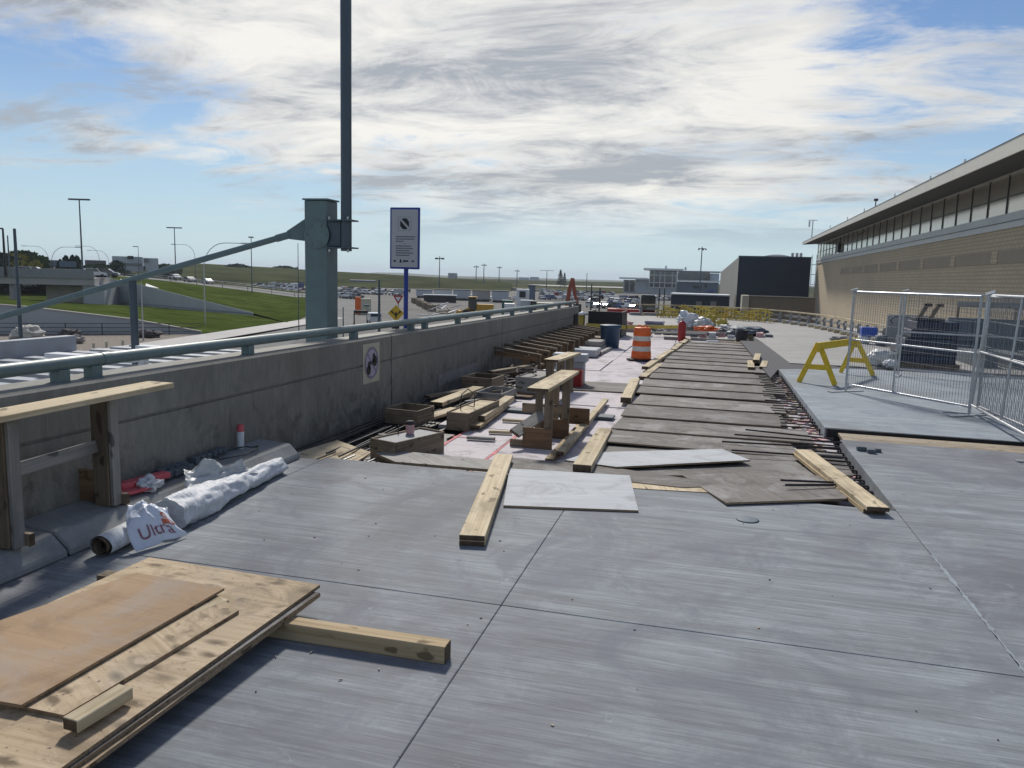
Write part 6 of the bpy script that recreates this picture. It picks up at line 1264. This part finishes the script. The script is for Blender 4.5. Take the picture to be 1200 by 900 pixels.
# ---- hills, buildings and trees on the skyline
def ridge(name, r, prof, m, depth=400, zb=G):
    b = MB(); vs = []
    for (u, v) in prof: p = atR(u, v, r); vs += [dirp(u, r-depth, zb), p, dirp(u, r+depth, zb)]
    fs = []
    for i in range(len(prof)-1):
        k = i*3; fs += [(k, k+3, k+4, k+1), (k+1, k+4, k+5, k+2)]
    b.add(vs, fs, True); return struct(b.build(name, m))
ridge('hill', 620, [(-100, 318), (60, 315), (160, 312.5), (215, 309), (240, 309), (280, 311.2), (330, 314), (380, 317.5), (430, 320), (470, 322.5), (520, 325.5), (560, 328.5), (600, 331.5)], 'hill', 200)
ridge('hill', 2600, [(-100, 308), (100, 311), (300, 315), (428, 320.3), (440, 319.2), (470, 319.6), (490, 321.0), (530, 323.4), (600, 325.2), (680, 327.5), (760, 330), (900, 334), (1200, 343)], 'leafdark', 300)
ridge('hill', 1200, [(380, 322), (500, 325.6), (600, 328), (740, 331), (900, 335), (1200, 344)], 'hill', 350)
b = MB(); b.poly([dirp(610, 900, G+.1), dirp(760, 900, G+.1), dirp(760, 760, G+.1), dirp(640, 760, G+.1)]); struct(b.build('road', 'girder'))
def far_b(name, u0, u1, vt, vb, r, m, lab, dep=30, zb=None):
    a, c = dirp(u0, r, 0), dirp(u1, r, 0); zt = atR((u0+u1)/2, vt, r).z; z0 = atR((u0+u1)/2, vb, r).z; d = (c-a).normalized(); n_ = Vector((-d.y, d.x, 0)); b = MB(); b.prism([(q.x, q.y) for q in (a, c, c+n_*dep, a+n_*dep)], min(z0, zb if zb is not None else z0), zt); return tag(b.build(name, m), lab, 'building')
t = thing('white_building', 'white flat roofed building on the skyline above the wing wall', 'building', dirp(160, 330, -4))
def wb(name, u0, u1, vt, vb, m, r=330, dep=20): return fb_box(name, u0, u1, vt, vb, m, dep=dep, r=r, par=t)
wb('left_wing', 132, 168, 300.6, 318, 'greywhite'); wb('right_wing', 168.3, 186, 302.5, 318, 'greywhite', r=328); wb('window', 135, 166, 308.5, 310.5, 'glass', r=329, dep=.5); wb('window', 169, 175, 303, 307.5, 'glass', r=327, dep=.5); wb('door', 168.5, 170.5, 312, 317, 'black', r=327, dep=.5); wb('roof_plant', 150, 157, 299.8, 303.5, 'black', r=329.4, dep=4)
far_b('domed_building', 525, 536, 320, 330, 1500, 'steelblue', 'domed grey building on the far skyline right of the ring lamp', 40)
far_b('far_building', 608, 620, 325, 330, 1300, 'greywhite', 'left part of the pale building on the far skyline', 30); far_b('far_building', 621, 632, 324.6, 330, 1290, 'greywhite', 'right part of the pale building on the far skyline', 30)
far_b('far_shed', 490, 540, 334.5, 337, 520, 'greywhite', 'long low pale shed behind the site trailers', 12); far_b('far_shed', 650, 720, 341, 343.5, 640, 'greywhite', 'long pale low wall beyond the car lot near the terminal', 8)
far_b('far_shed', 410, 440, 328.3, 332.5, 480, 'steelblue', 'long grey tent shed on the grass right of the column', 14); far_b('red_shed', 594, 610, 334.8, 338.5, 700, 'tanwall', 'reddish earth heap or shed on the plain behind the trailers', 20)
far_b('white_trailer', 340, 350, 332, 338, 330, 'white', 'white box trailer among the far lot cars left of the column', 4); far_b('blue_trailer', 349, 356, 330.5, 340, 325, 'car_blue', 'bluish white box trailer right against the steel column', 4)
far_b('roadside_billboard', 70, 90, 306, 313, 230, 'steelblue', 'pale blue billboard standing beyond the overpass', 1); far_b('low_hall', 38, 70, 304.5, 313, 420, 'steelblue', 'long dark low hall behind the overpass', 20); far_b('pale_roof_hall', 24, 38, 299.5, 306, 300, 'white', 'pale domed roof hall behind the overpass left', 20); far_b('brown_hall', -20, 26, 301, 312, 310, 'tanwall', 'brown hall at the far left beyond the overpass', 20); far_b('dark_hall', 100, 125, 305, 315, 400, 'soffit', 'dark hall beside the tall mast beyond the overpass', 20)
# trees with trunk and crown
def tree(u, vt, r, zb, w_, lab, m='leaf', con=False, seed=1, grp=None):
    base = dirp(u, r, zb); h = atR(u, vt, r).z-zb; t = thing('conifer' if con else 'tree', lab, 'tree', base, 0, grp); random.seed(seed)
    b = MB(); b.tube(base, base+Vector((0, 0, h*.6)), max(.12, w_*.05), 7, max(.05, w_*.02)); 
    for k in range(4): a_ = k*1.7; b.tube(base+Vector((0, 0, h*(.3+.1*k))), base+Vector((_c(a_)*w_*.3, _s(a_)*w_*.3, h*(.5+.1*k))), w_*.02, 5)
    b.build('trunk', 'bark', t); b = MB(); n_ = 900
    for k in range(n_):
        f_ = random.random(); z = h*(.16+.84*f_) if con else h*(.3+.7*f_)
        rad_ = w_/2*((1-f_)**.8+.05) if con else w_/2*math.sqrt(max(.02, 1-(2*f_-1)**2))*(1+.35*noise.noise(Vector((f_*4, k % 7, seed))))
        a_ = random.uniform(0, 6.28); rr_ = rad_*math.sqrt(random.random()); c = base+Vector((_c(a_)*rr_, _s(a_)*rr_, z)); s_ = w_*.05*random.uniform(.6, 1.4)
        d1 = Vector((random.gauss(0, 1), random.gauss(0, 1), random.gauss(0, 1))).normalized(); d2 = d1.orthogonal().normalized(); b.poly([c-d1*s_, c+d2*s_*.7, c+d1*s_, c-d2*s_*.7])
    b.build('crown', m, t, fixn=False); return t
tree(657, 316, 620, G, 6.5, 'tall dark conifer on the plain left of the orange boom', 'leafdark', True, 1); tree(661.8, 319.5, 620, G, 5, 'shorter dark conifer beside the tall one', 'leafdark', True, 2)
tree(78, 300, 260, -5, 7, 'dark conifer behind the blue billboard', 'leafdark', True, 3); tree(86, 299, 260, -5, 6, 'left of two dark conifers right of the billboard', 'leafdark', True, 4); tree(91, 300, 258, -5, 7, 'right of two dark conifers right of the billboard', 'leafdark', True, 5); tree(71, 304, 262, -5, 5, 'low dark conifer at the left of the billboard', 'leafdark', True, 6)
tree(137, 305.5, 300, -5, 6, 'dark round tree in front of the white skyline building', 'leafdark', False, 7)
tree(28, 295, 250, -5, 14, 'tall green tree behind the pale roofed hall', 'leaf', False, 8); tree(18, 299, 245, -5, 13, 'yellowish tree left of the tall green tree', 'leafyellow', False, 9); tree(0, 299, 240, -5, 14, 'dark green tree at the far left edge', 'leafdark', False, 10); tree(24, 306, 235, -5, 7, 'small olive bush tree above the overpass edge', 'leafyellow', False, 11)
tree(120, 311, 330, -5, 18, 'broad green tree between the mast and the white building', 'leaf', False, 12); tree(194, 310.5, 420, -5, 16, 'green round tree right of the white skyline building', 'leaf', False, 13); tree(278, 310, 600, -2, 20, 'small tree on the crest of the green ridge', 'leafdark', False, 14); tree(334, 312.5, 640, -2, 22, 'low bush tree on the ridge left of the column', 'leafdark', False, 15)
b = MB(); random.seed(44)
for k in range(500):
    u = random.uniform(98, 200); r = 228+random.uniform(0, 20); p = dirp(u, r, -5.5+random.uniform(0, 2)-(u-100)*.01); b.box(p+Vector((0, 0, 3.6-max(0, u-100)*.012)), (1.2, 1.2, random.uniform(.4, 1.4)))
tag(b.build('hedge_shrubs', 'leaf'), 'brownish green shrubs along the far side of the ramp road', 'shrubs', kind='stuff')
# ------------------------------------------------------------------ air
hm_ = bpy.data.materials.new('haze_air'); hm_.use_nodes = True; nt = hm_.node_tree
for n in list(nt.nodes):
    if n.type == 'BSDF_PRINCIPLED': nt.nodes.remove(n)
pv = N(nt, 'ShaderNodeVolumePrincipled'); pv.inputs['Color'].default_value = (.80, .88, 1, 1); pv.inputs['Density'].default_value = .00013; pv.inputs['Anisotropy'].default_value = .2
L(nt, pv.outputs[0], nt.nodes['Material Output'].inputs['Volume'])
b = MB(); b.bb((-9300, -9300, -8), (9300, 9300, 60)); hz_ = b.build('haze', hm_); hz_['kind'] = 'stuff'; hz_['label'] = 'thin pale air between the near deck and the far plain'; hz_['category'] = 'haze'
